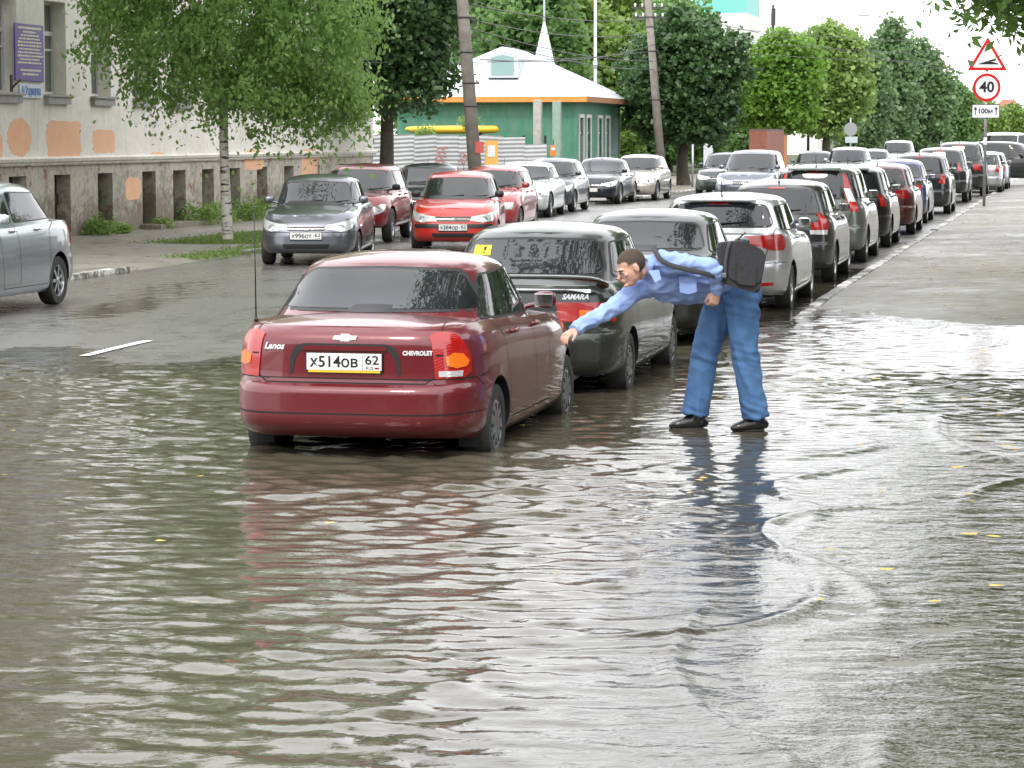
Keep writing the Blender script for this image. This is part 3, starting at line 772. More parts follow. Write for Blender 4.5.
def build_cars():
    L = 4.24; c, r = rightcar(18.66, L, 0, 0)
    hd = DEG(12.2); dv = V((math.sin(hd), math.cos(hd), 0)); nn = V((math.cos(hd), -math.sin(hd), 0))
    rw = V((-.085, 18.66, 0)); c = rw-nn*.885+dv*1.24; c.z = -.112
    car('saloon_car', 'maroon saloon with its wheels in the flood water, nearest car to the camera', 'sedan', L, 1.79, 1.455, DRED, c, PI/2-hd, 'cars parked along the right kerb',
        metal=.15, dirt=.10, rim='cover', wr=.285, tail='lanos', plates=(('r', 'х514ов', '62', .765, 1),), ant=False, logo=None, extra=sedan_details, zoff=0,
        ov=dict(rbot=.06, sh=[(-.5, .668), (-.47, .682), (-.43, .692), (-.33, .695), (0, .65), (.2, .635), (.3, .605), (.42, .56), (.5, .50)], n=(6, 4.8), cab=(-.395, .215), roof=(-.235, .05), gnr=3.6,
                rin=[(0, .17), (.04, .09), (.09, .03), (.15, .005), (.20, .0), (.44, .0), (.475, .02), (.495, .055), (.54, .065), (.88, .07), (.95, .09), (1, .16)], cp=(.40, .22), zlid=.50, rwt=(.14, .93), rww=(-.045, -.02), gi1=.265, xb=.0, handle=None or BLACK if False else paint(DRED, .15, .10)), mirror_col=None)
    c, r = rightcar(23.35, 4.12, -.19)
    car('hatchback_car', 'dark green hatchback with yellow exclamation sticker and red band across its boot', 'sedan', 4.12, 1.73, 1.475, (.018, .024, .02), c, r, ROWG, rim='cover', wr=.275, dirt=.4,
        tail='band', bumper_black=False, spoiler=False, ant=False, extra=samara_details, ov=dict(cab=(-.43, .22), roof=(-.27, .05), n=(8, 5), sh=[(-.5, .66), (-.4, .67), (0, .65), (.2, .64), (.3, .61), (.5, .50)], cp=(.36, .2)))
    c, r = rightcar(28.6, 4.35, -.12)
    car('saloon_car', 'black saloon half hidden behind the bending man', 'sedan', 4.35, 1.72, 1.43, (.012, .016, .014), c, r, ROWG, rim='cover', dirt=.3, tail='block', ant=False)
    c, r = rightcar(34.1, 4.24, 0)
    car('hatchback_car', 'silver hatchback with wide red tail lights, parked behind the man with the bag', 'hatch', 4.24, 1.79, 1.49, (.52, .53, .54), c, r, ROWG, metal=.75, dirt=.12, tail='wedge', spoiler=True, logo=.83, extra=kia_details,
        ov=dict(sh=[(-.5, .715), (-.3, .70), (0, .65), (.2, .62), (.32, .58), (.44, .545), (.5, .50)], rwt=(.24, .86), gi0=.07, n=(5.5, 4.6)))
    c, r = rightcar(40.3, 4.2, 0)
    car('hatchback_car', 'dark grey tall hatchback with curved red tail light, behind the silver hatchback', 'hatch', 4.0, 1.72, 1.53, (.02, .023, .024), c, r, ROWG, dirt=.3, tail='lobe', mirror_col=BLACK)
    c, r = rightcar(46.0, 4.1, 0)
    car('compact_van', 'silver green people carrier with tall red and white tail lights', 'mpv', 4.1, 1.74, 1.66, (.16, .18, .17), c, r, ROWG, metal=.7, dirt=.15, tail='vertical', spoiler=True)
    c, r = rightcar(51.9, 3.95, 0)
    car('hatchback_car', 'black hatchback with glowing orange red tail light, sixth along the kerb', 'hatch', 3.9, 1.7, 1.57, (.01, .011, .012), c, r, ROWG, dirt=.1, tail='lobe', det=0, spoiler=True)
    c, r = rightcar(58.4, 4.1, .05)
    car('hatchback_car', 'dark red hatchback squeezed between black and blue cars', 'hatch', 4.0, 1.7, 1.54, (.09, .012, .014), c, r, ROWG, dirt=.1, tail='block', det=0)
    c, r = rightcar(66.0, 4.3, -.15)
    car('saloon_car', 'dark blue saloon with a short boot in the kerbside row', 'sedan', 4.2, 1.72, 1.56, (.012, .018, .12), c, r, ROWG, dirt=.1, tail='block', det=0)
    c, r = rightcar(73.8, 4.3, .0)
    car('hatchback_car', 'black tall hatchback parked just behind the blue saloon in the row', 'hatch', 4.2, 1.76, 1.66, (.014, .016, .02), c, r, ROWG, dirt=.1, tail='lobe', det=0)
    c, r = rightcar(86.0, 4.5, -.1)
    car('crossover', 'black crossover with high red tail lights, just before the road sign', 'suv', 4.5, 1.82, 1.75, (.016, .018, .022), c, r, ROWG, dirt=.1, tail='vertical', det=0, wr=.34, plates=(('r', '', '', .85),))
    c, r = rightcar(94.5, 4.7, .1)
    car('off_road_car', 'black off-road car with silver roof rails', 'suv', 4.7, 1.88, 1.90, (.014, .016, .018), c, r, ROWG, dirt=.1, tail='block', det=0, wr=.36, roofbar=True)
    c, r = rightcar(101.5, 4.2, .55)
    car('hatchback_car', 'silver hatchback seen just left of the sign pole', 'hatch', 4.1, 1.72, 1.55, (.40, .41, .42), c, r, ROWG, metal=.7, dirt=.1, tail='lobe', det=0)
    c, r = rightcar(107.5, 4.2, .6)
    car('hatchback_car', 'silver blue hatchback seen just right of the sign pole', 'hatch', 4.1, 1.72, 1.50, (.25, .29, .33), c, r, ROWG, metal=.7, dirt=.1, tail='lobe', det=0)
    p = P(1012, 23.5)
    car('off_road_car', 'black off-road car standing crosswise at the end of the pavement', 'suv', 4.7, 1.88, 1.84, (.012, .013, .014), (p.x, p.y, .06), DEG(-28), 'cars farther down the street', dirt=.15, tail='block', det=0, wr=.36)
    # oncoming side
    Y = 34.6; c = V((-13.08-.86+Y*TT, Y, 0))-D*1.31; c.z = Rz(c.x, c.y)
    car('saloon_car', 'silver grey saloon driving out of the left edge of the picture', 'sedan', 4.26, 1.74, 1.60, (.26, .30, .31), c, -PI/2-TH, 'cars facing the camera on the left of the street', metal=.8, dirt=.1, rim='seven', wr=.315, wb=.617, tail='block',
        ov=dict(cab=(-.40, .23), roof=(-.25, .06), cp=(.30, .2), handle=CHR), mirror_col=mat('mirror_silver', (.55, .57, .58), .3, .6))
    c, r = leftcar(306, 60.5, 4.04, 9.5)
    car('saloon_car', 'grey saloon with a wide number plate, beside the birch tree', 'sedan', 4.04, 1.68, 1.50, (.13, .14, .16), c, r, LG, metal=.8, dirt=.08, rim='seven', wr=.28, tail='block', ant=False,
        plates=(('f', 'х996от', '62', .50),), ov=dict(cab=(-.40, .235), roof=(-.25, .06), grz=.80, grh=.07), mirror_col=None)
    c, r = leftcar(453, 54.5, 3.83, 9.5)
    car('hatchback_car', 'bright red hatchback facing the camera with black bumper strip', 'hatch', 3.83, 1.665, 1.49, (.50, .018, .012), c, r, LG, metal=.1, dirt=.1, rim='cover', wr=.28, tail='lobe', bumper_black=True, ant=True,
        plates=(('f', 'х384ор', '62', .47),), ov=dict(cab=(-.487, .25), grz=.83, grh=.09), mirror_col=BLACK)
    c, r = leftcar(345, 50.3, 4.13, 6)
    car('crossover', 'dark red crossover with round headlamp between the grey saloon and red hatchback', 'suv', 4.13, 1.76, 1.57, (.22, .008, .012), c, r, LG, metal=.3, dirt=.08, rim='seven', wr=.34, tail='lobe', mirror_col=BLACK,
        ov=dict(cab=(-.486, .25), roof=(-.40, .06)), head='low')
    c, r = leftcar(416, 43, 4.3, 6)
    car('saloon_car', 'dark green saloon mostly hidden between two red cars', 'sedan', 4.3, 1.72, 1.48, (.02, .03, .03), c, r, LG, dirt=.05, tail='block', det=0)
    c, r = leftcar(480, 46.5, 4.1, 4)
    car('estate_car', 'pale red boxy estate car directly behind the red hatchback', 'wagon', 4.1, 1.64, 1.47, (.36, .035, .04), c, r, LG, metal=.1, dirt=.1, rim='cover', wr=.28, tail='block', det=0, head='square', windows=3)
    c, r = leftcar(514, 38.6, 4.7, 4)
    car('saloon_car', 'pearl white saloon with sporty bumper beside the red estate car', 'sedan', 4.7, 1.79, 1.45, (.62, .64, .64), c, r, LG, metal=.5, dirt=.04, rim='seven', wr=.32, tail='block', mirror_col=None, ov=dict(cab=(-.40, .21), roof=(-.21, .02)))
    c, r = leftcar(541, 36, 4.2, 2.5)
    car('hatchback_car', 'dark grey hatchback wedged between the white and black saloons', 'hatch', 4.2, 1.75, 1.50, (.06, .07, .08), c, r, LG, dirt=.05, metal=.7, tail='lobe', det=1)
    c, r = leftcar(589, 32.2, 4.5)
    car('saloon_car', 'black saloon with white number plate in front of the green house', 'sedan', 4.5, 1.76, 1.44, (.008, .012, .022), c, r, LG, dirt=.03, rim='seven', wr=.32, tail='block', plates=(('f', '', '', .45),), ov=dict(cab=(-.40, .26), roof=(-.22, .03)))
    c, r = leftcar(628, 30.6, 4.3)
    car('hatchback_car', 'champagne coloured hatchback last in line below the leaning pole', 'hatch', 4.3, 1.76, 1.52, (.46, .44, .38), c, r, LG, metal=.6, dirt=.03, rim='seven', wr=.32, tail='lobe')
    c, r = leftcar(742, 34, 4.75)
    FG = 'cars farther down the street'
    car('off_road_car', 'grey blue off-road car driving towards the camera in mid street', 'suv', 4.75, 1.86, 1.70, (.13, .15, .18), c, r, FG, metal=.8, dirt=.03, wr=.36, tail='block', det=0, ov=dict(cab=(-.486, .25)))
    c, r = leftcar(716, 28.5, 4.3)
    car('saloon_car', 'dark green car peeping out left of the grey blue off-road car', 'wagon', 4.3, 1.7, 1.53, (.03, .045, .045), c, r, FG, dirt=.05, tail='block', det=0)
    c, r = leftcar(808, 25, 4.3)
    car('saloon_car', 'dark saloon in the distance beside the bright green tree trunk', 'sedan', 4.3, 1.7, 1.50, (.04, .06, .06), c, r, FG, dirt=.05, tail='block', det=0)
    c, r = leftcar(842, 26, 4.5)
    car('crossover', 'pale grey crossover facing the camera in the distance', 'suv', 4.5, 1.8, 1.68, (.35, .37, .38), c, r, FG, dirt=.03, metal=.6, tail='block', det=0)
    c, r = leftcar(893, 19, 4.7)
    car('off_road_car', 'silver off-road car, farthest of those facing the camera', 'suv', 4.7, 1.85, 1.86, (.42, .46, .47), c, r, FG, dirt=.03, metal=.5, tail='block', det=0, wr=.36)
    c, r = leftcar(868, 21, 4.4)
    car('saloon_car', 'white saloon just left of the farthest silver off-road car', 'sedan', 4.4, 1.76, 1.48, (.5, .52, .53), c, r, FG, dirt=.03, metal=.5, tail='block', det=0)
    p = P(1017, 15)
    car('delivery_van', 'white van with a rounded roof at the far right end of the street', 'mpv', 5.2, 2.0, 2.3, (.7, .72, .72), (p.x, p.y, .05), DEG(-20), FG, 'van', metal=.1, dirt=.05, tail='block', det=0)
# ================================================================== ground, water
def grid_sheet(name, us, vs, zf, m, lab=None):
    U, Vv = np.meshgrid(us, vs, indexing='ij'); X = U*D.x+Vv*N.x; Y = U*D.y+Vv*N.y
    Z = zf(X, Y); co = np.stack([X, Y, Z], -1).reshape(-1, 3); nv = len(vs); nu = len(us)
    i = np.arange((nu-1)*(nv-1)); a = (i//(nv-1))*nv+i % (nv-1)
    f = np.stack([a, a+1, a+nv+1, a+nv], -1)[:, ::-1]
    o = link(name, np_mesh(name, co, f, m, True)); o['kind'] = 'structure'
    return o
def asphalt(name, c1, c2, wet=.5, crack=True, near=False):
    m = mat(name, c1); t = NT(m); v = t.coord('World')
    big = t.noise(v, .35, 5, .6); fine = t.noise(v, 60, 4, .7); mid = t.noise(v, 3.2, 6, .65)
    col = t.mix(mid, c1, c2); col = t.mix(t.ramp(fine, [(.35, 0.0), (.75, .55)]), col, tuple(min(1, q*2.6) for q in c2))
    w = t.ramp(t.mix(.5, big, mid), [(.5-.12-wet*.12, 1.0), (.5+.10-wet*.05, 0.0)])
    col = t.mix(t.math('MULTIPLY', w, .45), col, tuple(q*.45 for q in c1))
    h = t.math('MULTIPLY_ADD', fine, .5, t.math('MULTIPLY', mid, .5))
    if crack:
        vo = t.add('ShaderNodeTexVoronoi', feature='DISTANCE_TO_EDGE'); vo.inputs['Scale'].default_value = .62
        wv = t.add('ShaderNodeVectorMath', operation='ADD'); nz = t.add('ShaderNodeTexNoise'); nz.inputs['Scale'].default_value = 1.6; nz.inputs['Detail'].default_value = 6
        t.l(v, nz.inputs['Vector']); sc = t.add('ShaderNodeVectorMath', operation='SCALE'); sc.inputs['Scale'].default_value = .9
        t.l(nz.outputs['Color'], sc.inputs[0]); t.l(v, wv.inputs[0]); t.l(sc.outputs[0], wv.inputs[1]); t.l(wv.outputs[0], vo.inputs['Vector'])
        c = t.ramp(vo.outputs['Distance'], [(.0, 1.0), (.022, 0.0)])
        c = t.math('MULTIPLY', c, t.ramp(big, [(.42, 0.0), (.52, 1.0)]))
        col = t.mix(t.math('MULTIPLY', c, .8), col, (.012, .011, .01)); h = t.math('SUBTRACT', h, c)
    t.l(col, t.b.inputs['Base Color'])
    rg = t.ramp(w, [(0.0, .62), (.6, .38), (1.0, .13)] if crack else [(0.0, .36), (.6, .18), (1.0, .06)])
    if near:                                                     # soaked where the flood has stood, drier up the street
        sx = t.add('ShaderNodeSeparateXYZ'); t.l(v, sx.inputs[0]); mr = t.add('ShaderNodeMapRange'); mr.inputs[1].default_value = 31; mr.inputs[2].default_value = 40; t.l(t.math('MULTIPLY_ADD', t.math('SUBTRACT', big, .5), 14, sx.outputs[1]), mr.inputs[0])
        rg = t.mix(mr.outputs[0], t.ramp(w, [(0.0, .46), (.6, .36), (1.0, .20)]), rg); col = t.mix(mr.outputs[0], t.mix(.30, col, (.05, .048, .028)), col)
        t.l(col, t.b.inputs['Base Color'])
    t.l(rg, t.b.inputs['Roughness'])
    bs = t.math('MULTIPLY_ADD', w, -.25, .35); bn = t.add('ShaderNodeBump'); bn.inputs['Distance'].default_value = .006
    t.l(bs, bn.inputs['Strength']); t.l(h, bn.inputs['Height']); t.l(bn.outputs[0], t.b.inputs['Normal'])
    return m
def build_ground():
    A_ROAD = asphalt('wet_road', (.068, .066, .062), (.10, .096, .089), .9, False)
    A_WALK = asphalt('wet_pavement', (.070, .065, .050), (.12, .112, .090), .55, near=True)
    A_LEFT = asphalt('old_pavement', (.13, .12, .105), (.20, .185, .16), .2)
    EARTH = rough_mat('earth_and_grass', (.03, .05, .015), (.07, .075, .035), 2, (.8, .95), .5, 12, 'World')
    m = bpy.data.meshes.new('g'); b = bmesh.new()
    for v in ((-900, -200), (900, -200), (900, 2600), (-900, 2600)): b.verts.new((v[0], v[1], -.14 if v[1] < 0 else -.14))
    b.faces.new(b.verts[:]); o = obj('ground', b, EARTH); o['kind'] = 'structure'
    us = np.concatenate([np.arange(4, 60, .25), np.arange(60, 130, 1.0), np.arange(130, 401, 10.)])
    grid_sheet('road', us, np.linspace(VL, VK, 40), road_z, A_ROAD)
    grid_sheet('pavement', us, np.linspace(VK+.15, 9, 60), walk_z, A_WALK)
    grid_sheet('far_pavement', us, np.concatenate([np.linspace(VF-.3, VL-.4, 18), np.linspace(VL-.35, VL, 5)]), left_z, A_LEFT)
    grid_sheet('verge', us[us > 77.5], np.linspace(-60, VF-.3, 12), lambda x, y: left_z(x, y)+.03, EARTH)
    grid_sheet('park_ground', us, np.linspace(9, 60, 12), lambda x, y: walk_z(x, y)*0+.06, EARTH)
    # kerbs, painted white in worn lengths
    KM = mat('kerb_stone', (.3, .29, .27)); t = NT(KM); v = t.coord('World'); n = t.noise(v, 1.3, 6, .7); n2 = t.noise(v, 14, 5, .7)
    t.l(t.mix(t.ramp(t.mix(.35, n, n2), [(.49, 0.0), (.55, 1.0)]), (.11, .105, .09), (.56, .55, .51)), t.b.inputs['Base Color']); t.b.inputs['Roughness'].default_value = .5
    t.l(t.bump(n2, .5, .01), t.b.inputs['Normal'])
    for nm, v0, zf, vr, gaps in (('kerb', VK, walk_z, VK+.16, ()), ('far_kerb', VL-.15, left_z, VL, ((40, 47.0), (54, 58)))):
        b = bmesh.new(); u = 6.0; k = 0
        while u < 200:
            k += 1; le = .96
            if any(g0 < u < g1 for g0, g1 in gaps): u += 1; continue
            c = R(u+.5, v0+.075); xx, yy = R(u+.5, vr+.02).xy
            z = float(zf(xx, yy)) if v0 != VL-.15 else .055; rr = random.Random(k)
            box(b, (c.x, c.y, z-.09+rr.uniform(-.012, .012)+.012), (.15, le, .20), Matrix.Rotation(-TH+rr.uniform(-.012, .012), 3, 'Z'), bevel=.018); u += 1.0
        o = obj(nm, b, KM, None, 40); o['kind'] = 'structure'
    # dashed centre line
    PM = rough_mat('road_paint', (.55, .55, .52), (.75, .75, .72), 8, (.4, .6), .2)
    u0, v_ = 0, 0
    p1 = line_pt(80, 356); p2 = line_pt(150, 342); u1, v1 = UV(*p1); u2, v2 = UV(*p2); vm = (v1+v2)/2
    b = bmesh.new(); u_ = u1-1.0
    for k in range(-2, 14):
        ua = u1+k*8.5; ub = ua+(u2-u1)
        for j in range(6):
            a = ua+(ub-ua)*j/6; c = ua+(ub-ua)*(j+1)/6; vs = []
            for uu, dv in ((a, -.06), (a, .06), (c, .06), (c, -.06)):
                p = R(uu, vm+dv); p.z = Rz(p.x, p.y)+.010; vs.append(b.verts.new(p))
            b.faces.new(vs)
    o = obj('lane_marking', b, PM); o['kind'] = 'structure'
    # flood water
    W_ = bpy.data.materials.new('flood_water'); W_.use_nodes = True; nt = W_.node_tree; nt.nodes.clear(); t = NT(W_)
    out = t.add('ShaderNodeOutputMaterial'); at = t.add('ShaderNodeAttribute', attribute_name='depth'); v = t.coord('World')
    dif = t.add('ShaderNodeBsdfDiffuse'); tr = t.add('ShaderNodeBsdfTransparent'); gl = t.add('ShaderNodeBsdfGlossy'); fr = t.add('ShaderNodeFresnel'); fr.inputs['IOR'].default_value = 1.52
    t.l(t.mix(t.noise(v, .5, 4), (.064, .059, .040), (.098, .088, .062)), dif.inputs['Color']); gl.inputs['Roughness'].default_value = .015
    tr.inputs['Color'].default_value = (.86, .85, .78, 1)
    mr = t.add('ShaderNodeMapRange', interpolation_type='SMOOTHSTEP'); mr.inputs[1].default_value = .0; mr.inputs[2].default_value = .045; mr.inputs[3].default_value = .0; mr.inputs[4].default_value = .93
    t.l(at.outputs['Fac'], mr.inputs[0])
    n1 = t.noise(t.coord('World', (1, 1.5, 1)), 9, 3, .5, .6); n2 = t.noise(t.coord('World', (1, 1.4, 1)), 38, 2, .5, .3)
    bh = t.math('MULTIPLY_ADD', n1, 1.0, t.math('MULTIPLY', n2, .22))
    mb = t.add('ShaderNodeMapRange'); mb.inputs[1].default_value = .03; mb.inputs[2].default_value = .004; mb.inputs[3].default_value = .17; mb.inputs[4].default_value = .50; t.l(at.outputs['Fac'], mb.inputs[0])
    bn_ = t.add('ShaderNodeBump'); bn_.inputs['Distance'].default_value = .012; t.l(mb.outputs[0], bn_.inputs['Strength']); t.l(bh, bn_.inputs['Height']); bn = bn_.outputs[0]; 
    for n_ in (gl, fr, dif): t.l(bn, n_.inputs['Normal'])
    m1 = t.add('ShaderNodeMixShader'); t.l(mr.outputs[0], m1.inputs[0]); t.l(tr.outputs[0], m1.inputs[1]); t.l(dif.outputs[0], m1.inputs[2])
    m2 = t.add('ShaderNodeMixShader'); t.l(fr.outputs[0], m2.inputs[0]); t.l(m1.outputs[0], m2.inputs[1]); t.l(gl.outputs[0], m2.inputs[2]); t.l(m2.outputs[0], out.inputs['Surface'])
    xs = np.arange(-14, 10.5, .045); ys = np.concatenate([np.arange(6.5, 24, .032), np.arange(24, 34, .06), np.arange(34, 50, .1)])
    X, Y = np.meshgrid(xs, ys, indexing='ij')
    u, vv = UV(X, Y); g = np.where(vv < VK, road_z(X, Y), np.where(vv < VK+.15, walk_z(X, Y)-.0, walk_z(X, Y)))
    dep = -g
    h = np.zeros_like(X); r = np.random.default_rng(4)
    for k in range(44):
        lam = .105*(5.5**r.uniform()) ; a = PI/2+r.normal()*.75; K_ = 2*PI/lam; am = .0076*lam**.80/ (1+lam*.5)
        ph = r.uniform(0, 7); wx = .25*np.sin(X*1.1+ph)+.2*np.sin(Y*.8-ph*2)
        h += am*np.sin(K_*(X*math.cos(a)+Y*math.sin(a)+wx*lam*.8)+ph)*(.6+.4*np.sin(X*r.uniform(.3, 1)+Y*r.uniform(.3, 1)+ph*3))
    patchy = .62+1.5*fnoise(X, Y*.8, .8, 21)
    h *= np.clip(patchy, .38, 1.2)*np.clip(dep/.035, .34, 1.0)*np.where(Y > 26, .7, 1)*np.clip((Y-4)/10, .5, 1)*np.where(X < 1, 1, 1)
    for cx, cy, am, lam in ((1.5, 19.8, .006, .16), (-.2, 18.6, .007, .2), (.4, 20.9, .006, .18), (1.75, 19.8, .005, .15)):    # rings from legs and wheels
        rr = np.hypot(X-cx, Y-cy); h += am*np.sin(rr*2*PI/lam)*np.exp(-rr/.55)*np.clip(dep/.03, .15, 1)
    # slow swash fronts creeping over the shallow pavement
    for k in range(5):
        ph = fnoise(X, Y, .9, 40+k)*1.6
        s_ = (X*.83-(Y-14)*.11)+ph-(.1+k*.55)
        h += .017*np.exp(-(s_/.05)**2)*np.clip(1.3-abs(dep-.012)/.03, 0, 1)*np.clip(.6+.7*np.sin(Y*.9+k*2+X), 0, 1)
    Z = h
    nx, ny = X.shape; i = np.arange((nx-1)*(ny-1)); a = (i//(ny-1))*ny+i % (ny-1)
    f = np.stack([a, a+ny, a+ny+1, a+1], -1)
    keep = (dep.ravel()[a] > -.05) & (vv.ravel()[a] > VL); f = f[keep]
    me = np_mesh('flood_water', np.stack([X, Y, Z], -1).reshape(-1, 3), f, W_, True)
    at_ = me.attributes.new('depth', 'FLOAT', 'POINT'); at_.data.foreach_set('value', np.clip(dep, 0, 1).ravel().astype(np.float32))
    o = link('flood_water', me); o['kind'] = 'structure'
    # the rest of the flood to either side and behind the camera
    b = bmesh.new()
    for (x0, y0, x1, y1) in ((-14, -20, 10.45, 6.5), (-26, -20, -14, 24)):
        q = [b.verts.new((x, y, -.002)) for x, y in ((x0, y0), (x1, y0), (x1, y1), (x0, y1))]; b.faces.new(q)
    me = bpy.data.meshes.new('flood_water'); b.to_mesh(me); b.free(); me.materials.append(W_)
    at_ = me.attributes.new('depth', 'FLOAT', 'POINT'); at_.data.foreach_set('value', np.full(len(me.vertices), .08, dtype=np.float32))
    o = link('flood_water', me); o['kind'] = 'structure'
def line_pt(px, py):
    s = (py-135)/CH; return (px-512)/s, F/s
# ================================================================== trees
_LM = {}
def leafmat(c1, c2, tr=.35):
    k = (c1, c2)
    if k in _LM: return _LM[k]
    m = mat('leaves', c1, .42); t = NT(m); g = t.add('ShaderNodeNewGeometry'); v = t.coord('World')
    n = t.noise(v, .9, 3); c = t.mix(g.outputs['Random Per Island'], c1, c2); c = t.mix(t.ramp(n, [(.35, 0.0), (.7, .45)]), c, tuple(q*1.5 for q in c2))
    t.l(c, t.b.inputs['Base Color']); t.b.inputs['Specular IOR Level'].default_value = .5
    out = t.n['Material Output']; tl = t.add('ShaderNodeBsdfTranslucent'); t.l(t.mix(.5, c, tuple(min(1, q*2.2) for q in c2)), tl.inputs['Color'])
    mx = t.add('ShaderNodeMixShader'); mx.inputs[0].default_value = tr; t.l(t.b.outputs[0], mx.inputs[1]); t.l(tl.outputs[0], mx.inputs[2]); t.l(mx.outputs[0], out.inputs['Surface'])
    _LM[k] = m; return m
BARK = rough_mat('tree_bark', (.035, .03, .024), (.10, .085, .065), 6, (.8, .95), .8, 22)
def _birch():
    m = mat('birch_bark', (.6, .58, .54), .6); t = NT(m); v = t.coord('Object', (1, 1, 5)); n = t.noise(v, 3.2, 6, .7)
    v2 = t.coord('Object', (1, 1, .5)); n2 = t.noise(v2, 1.2, 4)
    t.l(t.mix(t.ramp(n, [(.53, 0.0), (.58, 1.0)]), (.58, .56, .51), (.03, .027, .022)), t.b.inputs['Base Color']); t.l(t.bump(n, .4, .01), t.b.inputs['Normal']); return m
BIRCH = _birch()
def leaves_np(centers, per, spread, size, droop=0, seed=1, up=.3, asp=.55):
    """many small folded leaves round clump centres; returns verts, faces"""
    r = np.random.default_rng(seed); C0 = np.repeat(np.asarray(centers), per, axis=0); n = len(C0)
    off = r.normal(size=(n, 3))*np.asarray(spread)
    if droop: off[:, 2] -= np.abs(r.exponential(droop, n)); off[:, :2] *= .75
    p = C0+off
    a = r.uniform(0, 2*PI, n); el = r.normal(0, .55, n)-(.8 if droop else .25)
    d = np.stack([np.cos(a)*np.cos(el), np.sin(a)*np.cos(el), np.sin(el)], -1)
    w = np.cross(d, r.normal(size=(n, 3))+np.array([0, 0, up*3])); w /= np.linalg.norm(w, axis=1)[:, None]+1e-6
    s = size*r.uniform(.6, 1.35, n)[:, None]; nn = np.cross(d, w)
    v = np.stack([p-d*s*.5, p+w*s*asp*.5+nn*s*.10, p+d*s*.5, p-w*s*asp*.5+nn*s*.10], 1).reshape(-1, 3)
    f = np.arange(n*4).reshape(-1, 4); return v, f
def crown_centers(blobs, n, seed=1, shell=.55, drop=.0):
    r = np.random.default_rng(seed); w = np.array([b[3]*b[4]*b[5] for b in blobs])**.67; w /= w.sum(); out = []
    for b, k in zip(blobs, r.multinomial(n, w)):
        d = r.normal(size=(k, 3)); d /= np.linalg.norm(d, axis=1)[:, None]; q = shell+(1-shell)*r.uniform(size=(k, 1))**.6
        lump = 1+.16*np.sin(d[:, :1]*5+b[0])*np.sin(d[:, 1:2]*6+b[1])+.14*np.sin(d[:, 2:3]*7+b[0]*3)
        out.append(np.array(b[:3])+d*q*lump*np.array(b[3:6]))
    return np.concatenate(out)
def limb_path(b, p0, p1, r0, r1, bend, seed, mi=0, seg=7):
    r = random.Random(seed); pts = []; 
    for k in range(6):
        t = k/5; q = p0.lerp(p1, t)+V((r.uniform(-1, 1), r.uniform(-1, 1), r.uniform(-.3, .6)))*bend*math.sin(PI*t); pts.append(q)
    tube(b, pts, [r0+(r1-r0)*k/5 for k in range(6)], seg, ref=V((.3, .9, .1)), mi=mi, sub=2)
    return pts
def tree(name, label, x, y, z0, h, r0, blobs, leaf, n_c, per, spread, cols, cat='tree', group=None, bark=None, droop=0, seed=1, lean=(0, 0), shell=.5, limbs=9, trunk_top=.7, tr=.35, asp=.55):
    """blobs in tree-local metres (x,y,z,rx,ry,rz)"""
    T = empty(name, (x, y, z0), 0, label, cat, group)
    b = bmesh.new(); rr = random.Random(seed); top = V((lean[0], lean[1], h*trunk_top))
    pts = []
    for k in range(7):
        t = k/6; pts.append(V((top.x*t, top.y*t, top.z*t))+V((rr.uniform(-.08, .08), rr.uniform(-.08, .08), 0))*(1 if 0 < k else 0))
    tube(b, [pts[0]+V((0, 0, -.15))]+pts, [r0*1.5, r0*1.12]+[r0*(1-.13*k) for k in range(1, 7)], 12, ref=V((0, 1, .02)), sub=3)
    for k in range(limbs):
        bl = blobs[k % len(blobs)]; t = rr.uniform(.35, .95); q = V((top.x*t, top.y*t, top.z*t))
        e = V(bl[:3])+V((rr.uniform(-.7, .7)*bl[3], rr.uniform(-.7, .7)*bl[4], rr.uniform(-.2, .7)*bl[5])); 
        if e.z < q.z: e.z = q.z+.3
        pp = limb_path(b, q, e, r0*.42*(1-.5*t), r0*.07, .35, seed*31+k)
        for j in (2, 3, 4):
            e2 = pp[j]+V((rr.uniform(-1, 1)*bl[3]*.5, rr.uniform(-1, 1)*bl[4]*.5, rr.uniform(.1, .8)*bl[5]*.4)); limb_path(b, pp[j], e2, r0*.13, r0*.03, .12, seed*77+k*5+j, seg=5)
    obj('trunk', b, bark or BARK, T)
    c = crown_centers(blobs, n_c, seed, shell); v, f = leaves_np(c, per, spread, leaf, droop, seed, asp=asp)
    me = np_mesh('crown', v, f, leafmat(*cols, tr)); link('crown', me, T); return T
DG = ((.028, .070, .022), (.06, .12, .038)); MG = ((.05, .11, .028), (.10, .18, .045)); LGR = ((.12, .20, .045), (.21, .31, .085)); GG = ((.08, .15, .06), (.14, .22, .095)); BG = ((.07, .15, .045), (.14, .24, .075)); YG = ((.09, .16, .03), (.16, .25, .05))  # GG, BG: background greens lightened and greyed, haze put into the leaf colour
